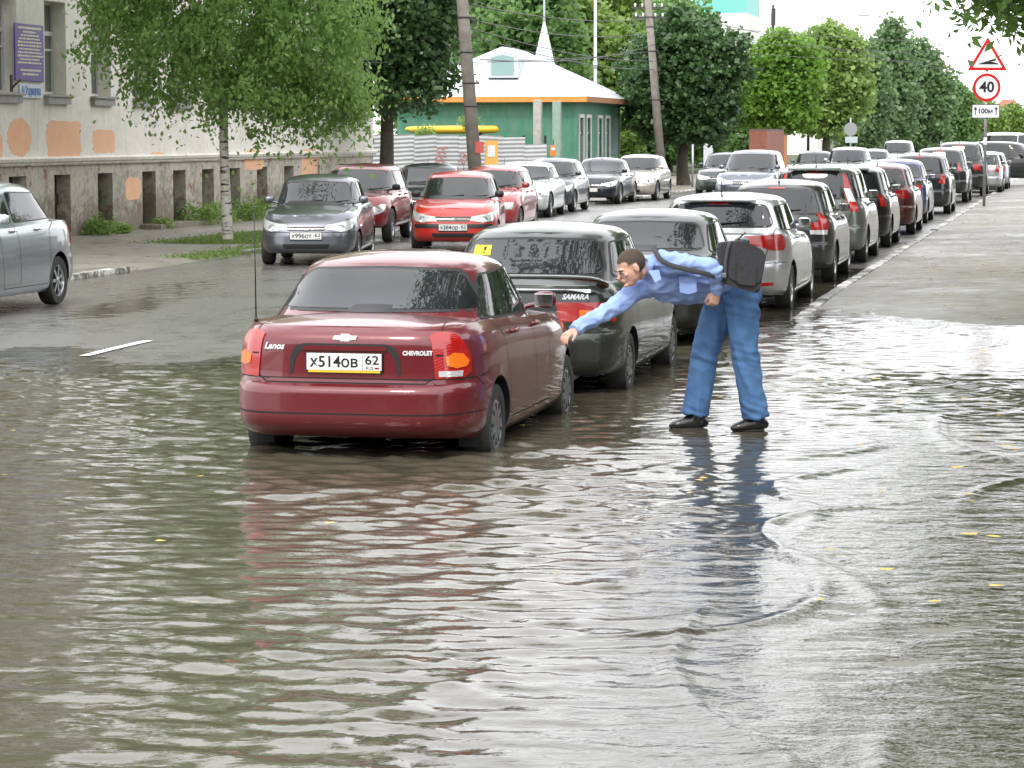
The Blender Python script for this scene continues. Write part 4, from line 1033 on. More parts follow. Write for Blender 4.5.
def build_trees():
    # birch in front of the grey building
    b = [(.2, 0, 4.2, 2.1, 2.0, 1.5), (-1.3, .2, 4.1, 1.6, 1.6, 1.3), (1.6, -.2, 4.0, 1.6, 1.7, 1.5), (.7, 0, 3.0, 1.4, 1.3, .7), (2.1, 0, 2.7, .8, 1.0, .6), (-.5, 0, 6.5, 2.4, 2.2, 1.9), (1.2, .2, 7.0, 2.3, 2.2, 2.0), (0, 0, 9.5, 2.2, 2.0, 2.2), (.2, 0, 12, 1.5, 1.4, 2.0), (-2.2, 0, 5.1, .9, 1.2, .7)]
    tree('birch_tree', 'birch with a white trunk and drooping light green leaves on the far pavement', -5.68, 54.0, .06, 13, .105, b, .12, 1150, 66, (.19, .19, .11), ((.10, .19, .05), (.21, .33, .10)), 'birch', bark=BIRCH, droop=.22, seed=3, lean=(-.25, .1), shell=.3, limbs=16, trunk_top=.85, tr=.5)
    b = [(0, 0, 5.0, 2.0, 2.2, 2.4), (.3, 0, 8, 2.3, 2.3, 2.4), (-.6, 0, 11.5, 2.2, 2.2, 2.6), (.8, -.2, 4.2, 1.2, 1.4, 1.3), (0, 0, 14.5, 1.8, 1.8, 2.2), (1.0, 0, 6.3, 1.5, 1.5, 1.5)]
    tree('maple_tree', 'very dark green maple right behind the birch crown', -3.6, 77, .1, 16, .22, b, .17, 1500, 30, (.26, .26, .16), DG, seed=5, limbs=12, tr=.22, asp=.9)
    # round-clipped dark maple on the far pavement
    b = [(0, 0, 4.5, 2.35, 2.3, 2.0), (.1, 0, 5.6, 2.1, 2.1, 1.6), (-.2, 0, 3.4, 2.2, 2.2, 1.4), (0, 0, 2.8, 1.7, 1.6, 1.1)]
    tree('maple_tree', 'round dark green maple with dense clipped crown right of the leaning pole', 7.3, 115, .05, 7, .30, b, .22, 1500, 24, (.24, .24, .13), DG, seed=8, trunk_top=.55, shell=.72, tr=.2, asp=.95)
    # bright limes
    b = [(0, 0, 4.3, 1.9, 1.9, 1.8), (-.5, 0, 5.6, 1.5, 1.5, 1.5), (.9, 0, 5.7, 1.5, 1.5, 1.6), (-1.2, 0, 3.7, 1.2, 1.3, 1.1), (1.0, 0, 3.4, 1.3, 1.3, 1.0), (.2, 0, 6.9, 1.0, 1.0, .9)]
    tree('linden_tree', 'bright green linden with thick short trunk behind the grey blue car', 14.6, 150, .05, 7, .42, b, .26, 1050, 24, (.26, .26, .18), ((.08, .17, .025), (.16, .28, .045)), seed=11, trunk_top=.5, shell=.6, tr=.45, asp=.9)
    b = [(0, 0, 4.9, 2.3, 2.2, 2.2), (.6, 0, 6.8, 1.9, 1.8, 1.7), (-1.2, 0, 6.2, 1.6, 1.6, 1.7), (1.4, 0, 4.6, 1.4, 1.4, 1.7), (0, 0, 3.3, 1.8, 1.7, 1.2), (.0, 0, 8.2, 1.2, 1.2, .9)]
    tree('linden_tree', 'brightest yellow green linden in the middle distance', 20.0, 172, .05, 8, .35, b, .30, 1150, 24, (.28, .28, .2), LGR, seed=12, trunk_top=.5, shell=.6, tr=.5, asp=.9)
    # grey green poplars and maples farther on
    for i, (px, s, h, w, c, lab) in enumerate([(884, 13.5, 10.3, 2.6, GG, 'grey green tree with the highest top right of the bright lindens'), (918, 12.5, 9.6, 2.8, GG, 'broad grey green tree right of the tallest distant tree'), (858, 14, 8.6, 2.2, GG, 'grey green tree rising directly behind the brightest linden'),
                                            (950, 10.5, 7.2, 2.9, BG, 'lower grey green tree left of the road sign'), (975, 9, 6.6, 3.2, YG, 'light green tree behind the sign pole'), (1008, 8.5, 5.6, 3.4, YG, 'low light green tree far behind the black crosswise car'),
                                            (932, 8.5, 8.2, 3.6, YG, 'pale tree at the far end of the street behind the row of cars')]):
        p = P(px, s); rr = random.Random(i); bl = [(0, 0, h*.45, w*.8, w*.8, h*.30), (w*.35, 0, h*.55, w*.6, w*.6, h*.25), (-w*.35, 0, h*.5, w*.6, w*.6, h*.28), (0, 0, h*.75, w*.62, w*.6, h*.22), (rr.uniform(-.5, .5), 0, h*.9, w*.3, w*.3, h*.12), (0, 0, h*.25, w*.8, w*.7, h*.16)]
        tree('street_tree', lab, p.x, p.y, .05, h, .25, bl, .34, 700, 24, (.34, .34, .24), c, 'tree', 'trees lining the far end of the street', seed=20+i, shell=.5, tr=.4, asp=.9, limbs=7)
    # tall mass behind the green house
    for i, (px, s, h, w) in enumerate([(452, 19, 13.5, 3.4), (498, 17, 15.5, 4.0), (553, 16, 15.5, 4.2), (606, 16, 14.5, 4.0), (668, 17.5, 9.6, 3.6), (640, 13, 13.5, 4.5), (528, 20.5, 10.0, 3.0), (588, 20, 9.0, 3.0), (716, 15.5, 6.6, 3.0)]):
        labs = ['tall tree between the dark maple and the left pole', 'tall light green tree behind the metal roof left of the spire', 'tall tree directly behind the white spire', 'tall tree behind the right end of the metal roof', 'light green tree showing above the round dark maple',
                'tall tree behind the top of the leaning pole', 'bushy tree growing behind the roof ridge left of the spire', 'bushy tree behind the house right of the spire', 'small grey green tree between round maple and first linden']
        p = P(px, s); rr = random.Random(50+i); bl = [(0, 0, h*.40, w*.9, w*.8, h*.28), (w*.45, 0, h*.5, w*.6, w*.6, h*.22), (-w*.45, 0, h*.55, w*.6, w*.6, h*.22), (0, 0, h*.72, w*.8, w*.7, h*.2), (rr.uniform(-.8, .8), 0, h*.88, w*.5, w*.45, h*.13), (0, 0, h*.2, w*.95, w*.7, h*.14)]
        tree('backdrop_tree', labs[i], p.x, p.y, .05, h, .25, bl, .32, 1000 if h > 11 else 800, 26, (.34, .34, .25), [BG, GG, BG, YG][i % 4], 'tree', 'trees behind the green house', seed=60+i, shell=.5, tr=.42, asp=.9, limbs=8)
    # right-hand tree hanging over the pavement
    b = [(0, 0, 7.2, 3.6, 4.0, 2.1), (-2.2, -1.0, 6.6, 2.4, 2.4, 1.6), (-3.2, 1.0, 6.0, 1.9, 2.4, 1.5), (-3.4, 0, 5.1, 1.8, 1.9, 1.1), (-2.2, 0, 4.1, .8, 1.2, 1.4), (-4.5, 0, 9.6, 3.0, 3, 2.5), (0, 0, 10, 3.6, 3.6, 2.6), (-1.5, 3.4, 5.6, 2.2, 2.0, 1.3), (0, 0, 13, 2.6, 2.6, 2.2), (-1, -4, 7.6, 2.4, 2.6, 1.6)]
    tree('ash_tree', 'overhanging tree whose leafy branches reach in at the upper right corner', 12.9, 50, .1, 14, .26, b, .25, 2600, 30, (.34, .34, .26), ((.10, .19, .05), (.17, .28, .08)), 'tree', None, seed=90, shell=.35, limbs=16, tr=.6, asp=.42)
    b = [(0, 0, 4.1, 2.2, 2.2, 1.6), (-.3, 0, 5.6, 2.4, 2.3, 1.7), (.4, 0, 8, 2.5, 2.4, 2.2), (-.9, 0, 3.2, 1.0, 1.3, .9)]
    tree('maple_tree', 'dark green tree at the right edge behind the road sign', 24.2, 106, .1, 10, .26, b, .22, 1200, 24, (.28, .28, .2), MG, 'tree', None, seed=93, shell=.5, tr=.3, asp=.9)
    # trees nearer than the picture, over the same pavement: they darken the sky's reflection
    b = [(0, 0, 8.4, 3.4, 3.6, 2.3), (-2.6, -1, 9.6, 2.6, 2.4, 1.6), (-5, -1.5, 9.8, 2.6, 2.2, 1.3), (0, 0, 10.5, 3.4, 3.4, 2.4)]; src_b = list(b); b = b+[(-7.8, -2, 10.2, 2.4, 2.0, .9), (-7.4, 2.6, 10.5, 2.4, 2.4, 1.0), (-4.6, 5.5, 10.2, 2.6, 2.4, 1.2)]
    tree('ash_tree', 'tall pavement tree standing just outside the right edge', 7.9, 25, .1, 13, .26, b, .26, 900, 28, (.36, .36, .28), MG, 'tree', None, seed=95, shell=.4, limbs=12, tr=.35, asp=.45)
    p = R(20, 10.5); tree('ash_tree', 'tall unseen tree added outside the right edge, beside the camera', p.x, p.y, .1, 12, .26, [(q[0], q[1], q[2]-1.2, q[3], q[4], q[5]) for q in src_b[:1]+src_b[3:]], .26, 700, 28, (.36, .36, .28), MG, 'tree', 'unseen trees added for dark reflections', seed=96, shell=.4, tr=.35, asp=.45)  # unseen, added to block bright sky from side window reflections
    src = [o for o in COL.objects if o.name.startswith('ash_tree') and o.parent is None][-1]
    for k, (u, lab) in enumerate(((36, 'unseen tree added outside the right edge, level with the silver hatchback'), (58, 'unseen tree added outside the right edge, half way up the row of cars'), (78, 'unseen tree added outside the right edge, near the road sign'))):  # further unseen copies, added to keep the sky out of side windows
        c = copy_tree(src); p = R(u, 8.5); c.location = (p.x, p.y, .1); c.rotation_euler = (0, 0, 2.2+k*1.9); c['label'] = lab
    for k, (x, y, lab) in enumerate(((-11, -16, 'unseen tree added behind the camera, left of the long house front'), (-1, -19, 'unseen tree added behind the camera, before the middle of the house'), (8, -15, 'unseen tree added behind the camera, right of the pavement'))):  # unseen, added so the cars' rear panels reflect dark crowns
        c = copy_tree(src); c.location = (x, y, -.1); c.scale = (1, 1, .62); c.rotation_euler = (0, 0, 1+k*2.1); c['label'] = lab
    b = [(0, 0, 9.2, 2.6, 2.8, 2.4), (2.6, -1, 10, 2.6, 2.4, 1.4), (4.8, 3.2, 10.6, 2.4, 2.2, 1.0), (0, 0, 12, 2.6, 2.6, 2.6), (-.5, 2.4, 11.4, 2.2, 2.2, 2.2)]
    p = R(41, -18.4); tree('ash_tree', 'tall pavement tree outside the left edge in front of the grey building', p.x, p.y, .05, 13, .24, b, .2, 800, 26, (.33, .33, .25), BG, 'tree', None, seed=99, shell=.4, limbs=14, tr=.35, asp=.5)
def clump(name, label, x, y, z, r, h, cols, leaf, n, seed, cat='plant', group=None, per=8):
    c = crown_centers([(0, 0, h*.35, r, r, h*.6)], n, seed, .2); c[:, 2] = np.abs(c[:, 2])
    v, f = leaves_np(c, per, (.06, .06, .05), leaf, 0, seed, asp=.4); o = link(name, np_mesh(name, v, f, leafmat(*cols, .35))); o.location = (x, y, z)
    return tag(o, label, cat, group)
# ================================================================== buildings, fence, poles, signs
def wall_grid(b, fr, w, h, holes, depth, mi=0, mi_rev=0, mi_back=None):
    """wall plane in local (x,z) with rectangular openings reaching back by depth"""
    xs = sorted(set([0, w]+[q for o in holes for q in (o[0], o[2])])); zs = sorted(set([0, h]+[q for o in holes for q in (o[1], o[3])]))
    inh = lambda x, z: any(o[0] < x < o[2] and o[1] < z < o[3] for o in holes)
    for a, c in zip(xs, xs[1:]):
        for d, e in zip(zs, zs[1:]):
            if not inh((a+c)/2, (d+e)/2):
                f = b.faces.new([b.verts.new(fr(*q)) for q in ((a, 0, d), (c, 0, d), (c, 0, e), (a, 0, e))]); f.material_index = mi
    for x0, z0, x1, z1 in [o[:4] for o in holes]:
        for q in (((x0, 0, z0), (x1, 0, z0), (x1, depth, z0), (x0, depth, z0)), ((x0, 0, z1), (x0, depth, z1), (x1, depth, z1), (x1, 0, z1)), ((x0, 0, z0), (x0, depth, z0), (x0, depth, z1), (x0, 0, z1)), ((x1, 0, z0), (x1, 0, z1), (x1, depth, z1), (x1, depth, z0))):
            f = b.faces.new([b.verts.new(fr(*p)) for p in q]); f.material_index = mi_rev
        if mi_back is not None:
            f = b.faces.new([b.verts.new(fr(*p)) for p in ((x0, depth, z0), (x1, depth, z0), (x1, depth, z1), (x0, depth, z1))]); f.material_index = mi_back
def fbox(b, fr, x0, x1, y0, y1, z0, z1, mi=0):
    v = [b.verts.new(fr(x, y, z)) for x in (x0, x1) for y in (y0, y1) for z in (z0, z1)]
    for q in ((0, 1, 3, 2), (4, 6, 7, 5), (0, 4, 5, 1), (2, 3, 7, 6), (0, 2, 6, 4), (1, 5, 7, 3)):
        f = b.faces.new([v[i] for i in q]); f.material_index = mi
def build_left_building():
    PL = mat('grey_plaster', (.46, .44, .41), .85); t = NT(PL); v = t.coord('Object'); n = t.noise(v, .8, 8, .7); n2 = t.noise(v, 6, 6, .7)
    g = t.add('ShaderNodeTexCoord').outputs['Object']; sx = t.add('ShaderNodeSeparateXYZ'); t.l(g, sx.inputs[0])
    base = t.mix(t.ramp(t.mix(.4, n, n2), [(.38, 0.0), (.62, 1.0)]), (.78, .755, .69), (.62, .595, .535))
    low = t.ramp(sx.outputs[2], [(.0, 1.0), (1.0, 0.0)])
    plinth = t.math('LESS_THAN', sx.outputs[2], 1.53)
    stain = t.ramp(t.math('MULTIPLY_ADD', low, .18, t.mix(.5, n, n2)), [(.47, 0.0), (.62, 1.0)])
    pl = t.mix(stain, (.47, .44, .37), (.20, .175, .135)); br = t.ramp(t.noise(v, 1.7, 7, .75, .4), [(.57, 0.0), (.60, 1.0)])
    pl = t.mix(t.math('MULTIPLY', br, .8), pl, (.24, .085, .05)); base = t.mix(plinth, base, pl)
    streak = t.noise(t.coord('Object', (5, 5, .35)), 1.5, 5); base = t.mix(t.ramp(streak, [(.55, 0.0), (.75, .5)]), base, (.34, .32, .29))
    t.l(base, t.b.inputs['Base Color']); t.l(t.bump(t.mix(.5, n2, n), .8, .04), t.b.inputs['Normal'])
    OR = rough_mat('orange_repair_paint', (.72, .40, .23), (.78, .48, .31), 3, (.8, .9), .3, 14)
    WHT = rough_mat('window_frame_white', (.62, .62, .60), (.5, .5, .48), 5, (.4, .6), .2); DK = rough_mat('dark_recess', (.02, .019, .017), (.075, .068, .055), 5, (.8, .95), .5)  # DK: gloom of the deep basement openings put into the colour
    GLD = mat('dull_window_glass', (.10, .115, .115), .06, 0, .5, 1.6); TIN = rough_mat('tin_sill', (.20, .19, .18), (.36, .35, .33), 5, (.4, .7), .3)
    u0, u1 = 36.0, 78.0; w = u1-u0; H_ = 9.0
    T = empty('plastered_building', R(u0, VF, .05), PI/2-TH, 'grey plastered old building with orange repair patches and dark basement openings', 'building')
    fr = lambda x, y, z: V((x, y, z))                           # local x along street, y into the house (towards -v)
    wins = []; b = bmesh.new()
    bas = [(u-u0-.45, .10, u-u0+.45, 1.30) for u in (43.2, 45.7, 48.2, 50.6, 53.0, 55.5, 58.3, 60.4, 62.5, 64.6, 66.9, 69.3, 71.8, 74.6)]
    for k in range(15):
        u = 42.2+k*2.62
        if u+.6 < u1: wins.append((u-u0-.55, 2.95, u-u0+.62, 4.85)); wins.append((u-u0-.55, 6.3, u-u0+.62, 8.0))
    wall_grid(b, fr, w, H_, bas+wins, .34)
    for q in (((w, 0, 0), (w, 12, 0), (w, 12, H_), (w, 0, H_)), ((0, 12, 0), (0, 0, 0), (0, 0, H_), (0, 12, H_)), ((w, 12, 0), (0, 12, 0), (0, 12, H_), (w, 12, H_))):
        b.faces.new([b.verts.new(fr(*p)) for p in q])
    def opx(px, py):                                             # picture point on the facade -> local x,z
        s = (px-1085)/(-21.3); return line_u(px, -21.3)-u0, CH-(py-135)/s-.05
    rr = random.Random(4)
    for (x0, y0, x1, y1, rnd) in ((7, 118, 31, 157, 1), (46, 121, 80, 162, .2), (92, 130, 114, 153, .4), (124, 177, 139, 200, .5), (-6, 135, 2, 158, .6), (150, 152, 163, 161, .4), (243, 150, 262, 170, .5), (300, 149, 316, 176, .2)):
        a = opx(x0, y1); c = opx(x1, y0); cx, cz = (a[0]+c[0])/2, (a[1]+c[1])/2; hw, hh = abs(c[0]-a[0])/2, abs(c[1]-a[1])/2; pl = []
        for k in range(72):
            an = 2*PI*k/72; e = 2/(2+6*(1-rnd)); ca, sa = math.cos(an), math.sin(an); wob = 1+.09*noise.noise(V((ca*2, sa*2, x0)))+.10*noise.noise(V((ca*7, sa*7, x0)))+rr.uniform(-.03, .03)
            pl.append((cx+hw*wob*math.copysign(abs(ca)**e, ca), cz+hh*wob*math.copysign(abs(sa)**e, sa)))
        prism(b, pl, -.004, .01, mi=1)
    bmesh.ops.recalc_face_normals(b, faces=[f for f in b.faces if f.material_index == 1])
    obj('wall', b, [PL, OR], T)
    b = bmesh.new()
    pr = [(0, 1.50), (-.05, 1.50), (-.055, 1.55), (-.10, 1.58), (-.12, 1.64), (-.06, 1.66), (0, 1.68)]
    for i in range(len(pr)-1):
        b.faces.new([b.verts.new(V((x, y, z))) for x, (y, z) in ((-.1, pr[i]), (w+.1, pr[i]), (w+.1, pr[i+1]), (-.1, pr[i+1]))])
    obj('cornice', b, PL, T)
    b = bmesh.new(); fbox(b, fr, -.3, w+.3, -.45, .1, H_, H_+.25); fbox(b, fr, -.2, w+.2, -.25, .1, H_-.2, H_-.002); obj('eaves', b, PL, T)
    b = bmesh.new(); prism(b, [(-.6, H_+.25), (6, H_+3.4), (12.6, H_+.25)], -.4, w+.4, lambda x, y, z: V((y, x, z))); obj('roof', b, TIN, T)
    for x0, z0, x1, z1 in wins:
        b = bmesh.new(); fbox(b, fr, x0, x1, .27, .33, z0, z0+.06); fbox(b, fr, x0, x1, .27, .33, z1-.06, z1); fbox(b, fr, x0, x0+.06, .272, .328, z0, z1); fbox(b, fr, x1-.06, x1, .272, .328, z0, z1)
        xm = (x0+x1)/2-.1; zm = z0+(z1-z0)*.66; fbox(b, fr, xm-.04, xm+.04, .268, .328, z0, z1); fbox(b, fr, x0, x1, .266, .328, zm-.045, zm+.045); fbox(b, fr, xm, x1, .269, .326, z0+.9, z0+.94)
        o = obj('window', b, WHT, T); b = bmesh.new(); fbox(b, fr, x0, x1, .315, .335, z0, z1); obj('pane', b, GLD, o)
        b = bmesh.new(); fbox(b, fr, x0-.08, x1+.08, -.14, .27, z0-.05, z0-.005); fbox(b, fr, x0-.04, x1+.04, -.09, .0, z0-.20, z0-.052); obj('sill', b, TIN, o)
    for k, (x0, z0, x1, z1) in enumerate(bas):
        b = bmesh.new(); fbox(b, fr, x0, x1, .31, .335, z0, z1); q = random.Random(k)
        for j in range(3): xx = x0+.2+.24*j; fbox(b, fr, xx-.025, xx+.025, .28, .312, z0, z1)
        fbox(b, fr, x0, x1, .275, .315, z0+.6+q.uniform(-.1, .2), z0+.68+q.uniform(.0, .05)+.1); obj('basement_window', b, DK, T)
    b = bmesh.new(); fbox(b, fr, line_u(138, -21.3)-u0, line_u(215, -21.3)-u0, -.5, -.002, -.05, .12); obj('step', b, PL, T)
    # boards with writing fixed to the wall: things of their own
    PUR = rough_mat('purple_board', (.055, .02, .20), (.075, .03, .25), 3, (.35, .5), .1); YEL = mat('board_lettering', (.72, .68, .50), .5); BLU = mat('blue_lettering', (.05, .13, .45), .5); PBL = mat('pale_board', (.55, .64, .72), .45)
    def onwall(nm, px0, px1, py0, py1, lab, cat):
        a = opx(px0, py1); c = opx(px1, py0); o = empty(nm, R(u0+(a[0]+c[0])/2, VF, .05+(a[1]+c[1])/2)+N*.03, PI/2-TH, lab, cat); return o, abs(c[0]-a[0]), abs(c[1]-a[1])
    o, ww, hh = onwall('notice_board', 14, 42.5, 27, 81, 'purple notice board with rows of small pale lettering on the grey wall', 'notice board')
    b = bmesh.new(); box(b, (0, 0, 0), (ww, .03, hh), bevel=.006)
    rr = random.Random(3); rows = [(.43, .78, .05), (.36, .45, .034), (.30, .6, .034), (.24, .72, .034), (.18, .8, .034), (.12, .82, .034), (.06, .74, .034), (.0, .8, .034), (-.06, .84, .034), (-.12, .7, .034), (-.18, .82, .034), (-.31, .66, .04), (-.38, .5, .04)]
    for z, wd, lh in rows:
        x = -wd*ww/2
        while x < wd*ww/2:
            l = rr.uniform(.03, .11); box(b, (x+l/2, -.0165, z*hh), (l, .003, lh*hh*rr.uniform(.7, 1)), mi=1); x += l+.022
    obj('board', b, [PUR, YEL], o)
    o, ww, hh = onwall('street_sign', 18.5, 40, 85.5, 98, 'pale blue street name board under the purple notice board', 'street sign')
    q_ = bmesh.new(); box(q_, (0, 0, 0), (ww, .025, hh), bevel=.005)
    b = text_bm('41 Радищева', .24, .002, .004, 0, ww*.88)
    for v in b.verts: v.co.y -= .0155
    join_bm(q_, b, None, 1); obj('board', q_, [PBL, BLU], o)
    o, ww, hh = onwall('wall_bracket', 7, 15, 76, 92, 'small rusty iron bracket left of the pale blue street name board', 'bracket')
    b = bmesh.new(); box(b, (-.08, -.02, 0), (.06, .04, .34)); tube(b, [V((-.08, -.02, -.1)), V((-.06, -.12, .0)), V((-.02, -.20, .08))], .022, 6); obj('iron_arm', b, rough_mat('rusty_iron', (.05, .03, .02), (.10, .06, .045), 9), o)
    # weeds along the foot of the wall
    for k, (px, py, r_, h_, lab) in enumerate([(101, 229, .45, .45, 'small green weeds under the second basement opening'), (118, 231, .3, .2, 'thin weeds right of the second basement opening'), (163, 220, .22, .3, 'little weed tuft on the building step'), (200, 217, .55, .55, 'leafy weeds left of the birch trunk'),
                                             (217, 216, .5, .6, 'leafy weeds directly behind the birch trunk'), (246, 215, .6, .6, 'leafy weeds right of the birch trunk'), (262, 214, .5, .55, 'leafy weeds beside the grey saloon')]):
        u = line_u(px, -20.9); p = R(u, VF+.35); clump('weed_clump', lab, p.x, p.y, .06, r_, h_, LGR, .10, int(60*r_/.4), 200+k, 'weeds', 'weeds at the foot of the grey building', 12)
def build_house():
    GRN = mat('green_boards', (.05, .20, .12), .6); t = NT(GRN); v = t.coord('Object'); w = t.add('ShaderNodeTexWave', bands_direction='Z', wave_profile='SAW'); w.inputs['Scale'].default_value = 1.25; t.l(v, w.inputs['Vector'])
    n = t.noise(v, 3, 6, .7); t.l(t.mix(t.ramp(t.noise(t.coord('Object', (2, 2, .6)), 1.5, 7, .75), [(.45, 0.0), (.7, .6)]), t.mix(n, (.045, .19, .12), (.10, .28, .19)), (.22, .30, .25)), t.b.inputs['Base Color']); t.l(t.bump(w.outputs['Fac'], 1, .03), t.b.inputs['Normal'])
    MET = mat('white_roof_metal', (.62, .66, .70), .35, .3); t = NT(MET); v = t.coord('Object'); w = t.add('ShaderNodeTexWave', bands_direction='X'); w.inputs['Scale'].default_value = 2.4; t.l(v, w.inputs['Vector']); n = t.noise(v, 1.4, 6, .7); n2 = t.noise(v, 9, 3)
    t.l(t.mix(t.ramp(n2, [(.66, 0.0), (.7, 1.0)]), t.mix(n, (.66, .69, .72), (.52, .56, .60)), (.16, .15, .14)), t.b.inputs['Base Color']); t.l(t.bump(w.outputs['Fac'], .8, .04), t.b.inputs['Normal'])
    ORF = rough_mat('orange_fascia', (.58, .22, .04), (.70, .30, .07), 4, (.5, .7), .2); BRF = rough_mat('brown_fascia', (.28, .13, .06), (.36, .18, .09), 4); WHT = rough_mat('white_frames', (.66, .66, .66), (.55, .54, .52), 5); 
    GL = mat('house_glass', (.07, .09, .09), .05, 0, .5, 1.6)
    u0, u1, v1 = 104.2, 114.2, -19.6; w = u1-u0; dp = 7.2; H_ = 3.45
    T = empty('wooden_house', R(u0, v1, .1), PI/2-TH, 'green wooden house with white metal hip roof and orange fascia', 'house')
    fr = lambda x, y, z: V((x, y, z)); b = bmesh.new()
    hol = [(c-u0-.42, 1.0, c-u0+.42, 2.75) for c in (105.3, 106.9, 109.5, 111.3)]
    wall_grid(b, fr, w, H_, hol, .15)
    for q in (((0, dp, 0), (0, 0, 0), (0, 0, H_), (0, dp, H_)), ((w, 0, 0), (w, dp, 0), (w, dp, H_), (w, 0, H_)), ((w, dp, 0), (0, dp, 0), (0, dp, H_), (w, dp, H_))): b.faces.new([b.verts.new(V(p)) for p in q])
    fbox(b, fr, -.04, .10, -.04, .10, 0, H_); fbox(b, fr, w-.1, w+.04, -.04, .10, 0, H_)
    obj('wall', b, GRN, T)
    for x0, z0, x1, z1 in hol:
        b = bmesh.new(); 
        for a in ((x0-.12, x0, z0-.12, z1+.12), (x1, x1+.12, z0-.12, z1+.12), (x0, x1, z0-.12, z0), (x0, x1, z1, z1+.14)): fbox(b, fr, a[0], a[1], -.05, .06, a[2], a[3])
        fbox(b, fr, x0, x1, .07, .10, (z0+z1)/2+.25, (z0+z1)/2+.31); fbox(b, fr, (x0+x1)/2-.03, (x0+x1)/2+.03, .068, .102, z0, z1); o = obj('window', b, WHT, T)
        b = bmesh.new(); fbox(b, fr, x0, x1, .11, .14, z0, z1); obj('pane', b, GL, o)
    ov = .5; e0, e1, f0, f1 = -ov, w+ov, -ov, dp+ov; ze = H_+.12; rh = 2.05; zr = ze+rh
    b = bmesh.new(); A = [V((e0, f0, ze)), V((e1, f0, ze)), V((e1, f1, ze)), V((e0, f1, ze))]; yr = dp/2; r0, r1 = V((3.0, yr, zr)), V((w-3.0, yr, zr))
    va = [b.verts.new(p) for p in A]; v0, v1_ = b.verts.new(r0), b.verts.new(r1)
    for q in ((va[0], va[1], v1_, v0), (va[1], va[2], v1_), (va[2], va[3], v0, v1_), (va[3], va[0], v0), (va[3], va[2], va[1], va[0])): b.faces.new(q)
    rf = obj('roof', b, MET, T)
    b = bmesh.new(); fbox(b, fr, e0-.03, e0, f0-.03, f1, ze-.22, ze-.01); obj('fascia', b, ORF, T)
    b = bmesh.new(); fbox(b, fr, e0+.002, e1, f0-.03, f0, ze-.22, ze-.01); obj('fascia', b, BRF, T)
    b = bmesh.new(); fbox(b, fr, e0+.02, e1-.02, f0+.01, f1-.02, ze-.12, ze-.06); obj('soffit', b, BRF, T)
    # dormer on the hip that faces the camera
    b = bmesh.new(); yc = yr-.55; dr = lambda x, y, z: V((x, y, z))
    z0 = ze+.75; arc = [(-.62, z0), (.62, z0), (.62, z0+.75)]+[(.62*math.cos(a), z0+.75+.28*math.sin(a)) for a in np.linspace(.3, PI-.3, 7)]+[(-.62, z0+.75)]
    prism(b, arc, .55, 3.2, lambda x, y, z: V((y, yc+x, z))); d = obj('dormer', b, MET, rf)
    b = bmesh.new(); prism(b, [(-.45, z0+.1), (.45, z0+.1), (.45, z0+.8), (0, z0+.9), (-.45, z0+.8)], .53, .56, lambda x, y, z: V((y, yc+x, z))); obj('pane', b, mat('dormer_glass', (.25, .38, .38), .2), d)
    # pointed spire rising behind the ridge
    SP = rough_mat('spire_metal', (.68, .72, .75), (.58, .62, .66), 2, (.3, .5), .1)
    p = P(544, 23.3); T2 = empty('spire', (p.x, p.y, .05), PI/2-TH, 'slim white pyramid spire with a thin mast rising behind the metal roof', 'spire')
    b = bmesh.new(); box(b, (0, 0, 2.1), (1.0, 1.0, 4.3)); obj('base', b, GRN, T2); b = bmesh.new()
    q = [b.verts.new((x*.56, y*.56, 4.25)) for x, y in ((-1, -1), (1, -1), (1, 1), (-1, 1))]; a = b.verts.new((0, 0, 7.1)); b.faces.new(q[::-1])
    for i in range(4): b.faces.new((q[i], q[(i+1) % 4], a))
    obj('spire_roof', b, SP, T2); b = bmesh.new(); tube(b, [V((0, 0, 6.9)), V((0, 0, 9.2))], [.05, .025], 8); obj('mast', b, SP, T2)
    # corrugated fence, panel by panel, facing the camera
    FM = [rough_mat('galvanised_sheet', (.33+.02*k, .34+.02*k, .35+.02*k), (.43+.02*k, .44+.02*k, .45+.02*k), 2, (.3, .55), .1) for k in range(3)]
    P0 = P(346, 27.2); P1 = P(546, 26.2); T3 = empty('metal_fence', (P0.x, P0.y, .1), math.atan2(P1.y-P0.y, P1.x-P0.x), 'grey corrugated metal fence with faded red graffiti in front of the green house', 'fence'); Lf = (P1-P0).length; n = 9; GRF = mat('red_spray_paint', (.45, .10, .09), .7); rr = random.Random(9)
    for k in range(n):
        b = bmesh.new(); x0 = Lf*k/n; x1 = Lf*(k+1)/n+.03; zt = 2.05+rr.uniform(-.04, .05)-(.30 if k == n-1 else .1 if k == n-2 else 0); tilt = rr.uniform(-.03, .03); nz = 84; prev = None; yo = rr.uniform(-.006, .006)
        for j in range(nz+1):
            z = zt*j/nz; y = .013*math.sin(z*2*PI/.155+k*.3)+yo; a = b.verts.new((x0, y, z+tilt)); c = b.verts.new((x1, y+.01, z-tilt))
            if prev: b.faces.new((prev[0], prev[1], c, a))
            prev = (a, c)
        o = obj('panel', b, FM[k % 3], T3)
        o.modifiers.new('s', 'SOLIDIFY').thickness = .004
    for k in range(0, n+1):
        b = bmesh.new(); box(b, (Lf*k/n, .07, 1.0), (.07, .07, 2.1)); obj('post', b, INT, T3)
    b = bmesh.new()
    def gpx(px, py): return (px-346)/200*Lf, CH-.1-(py-135)/26.7
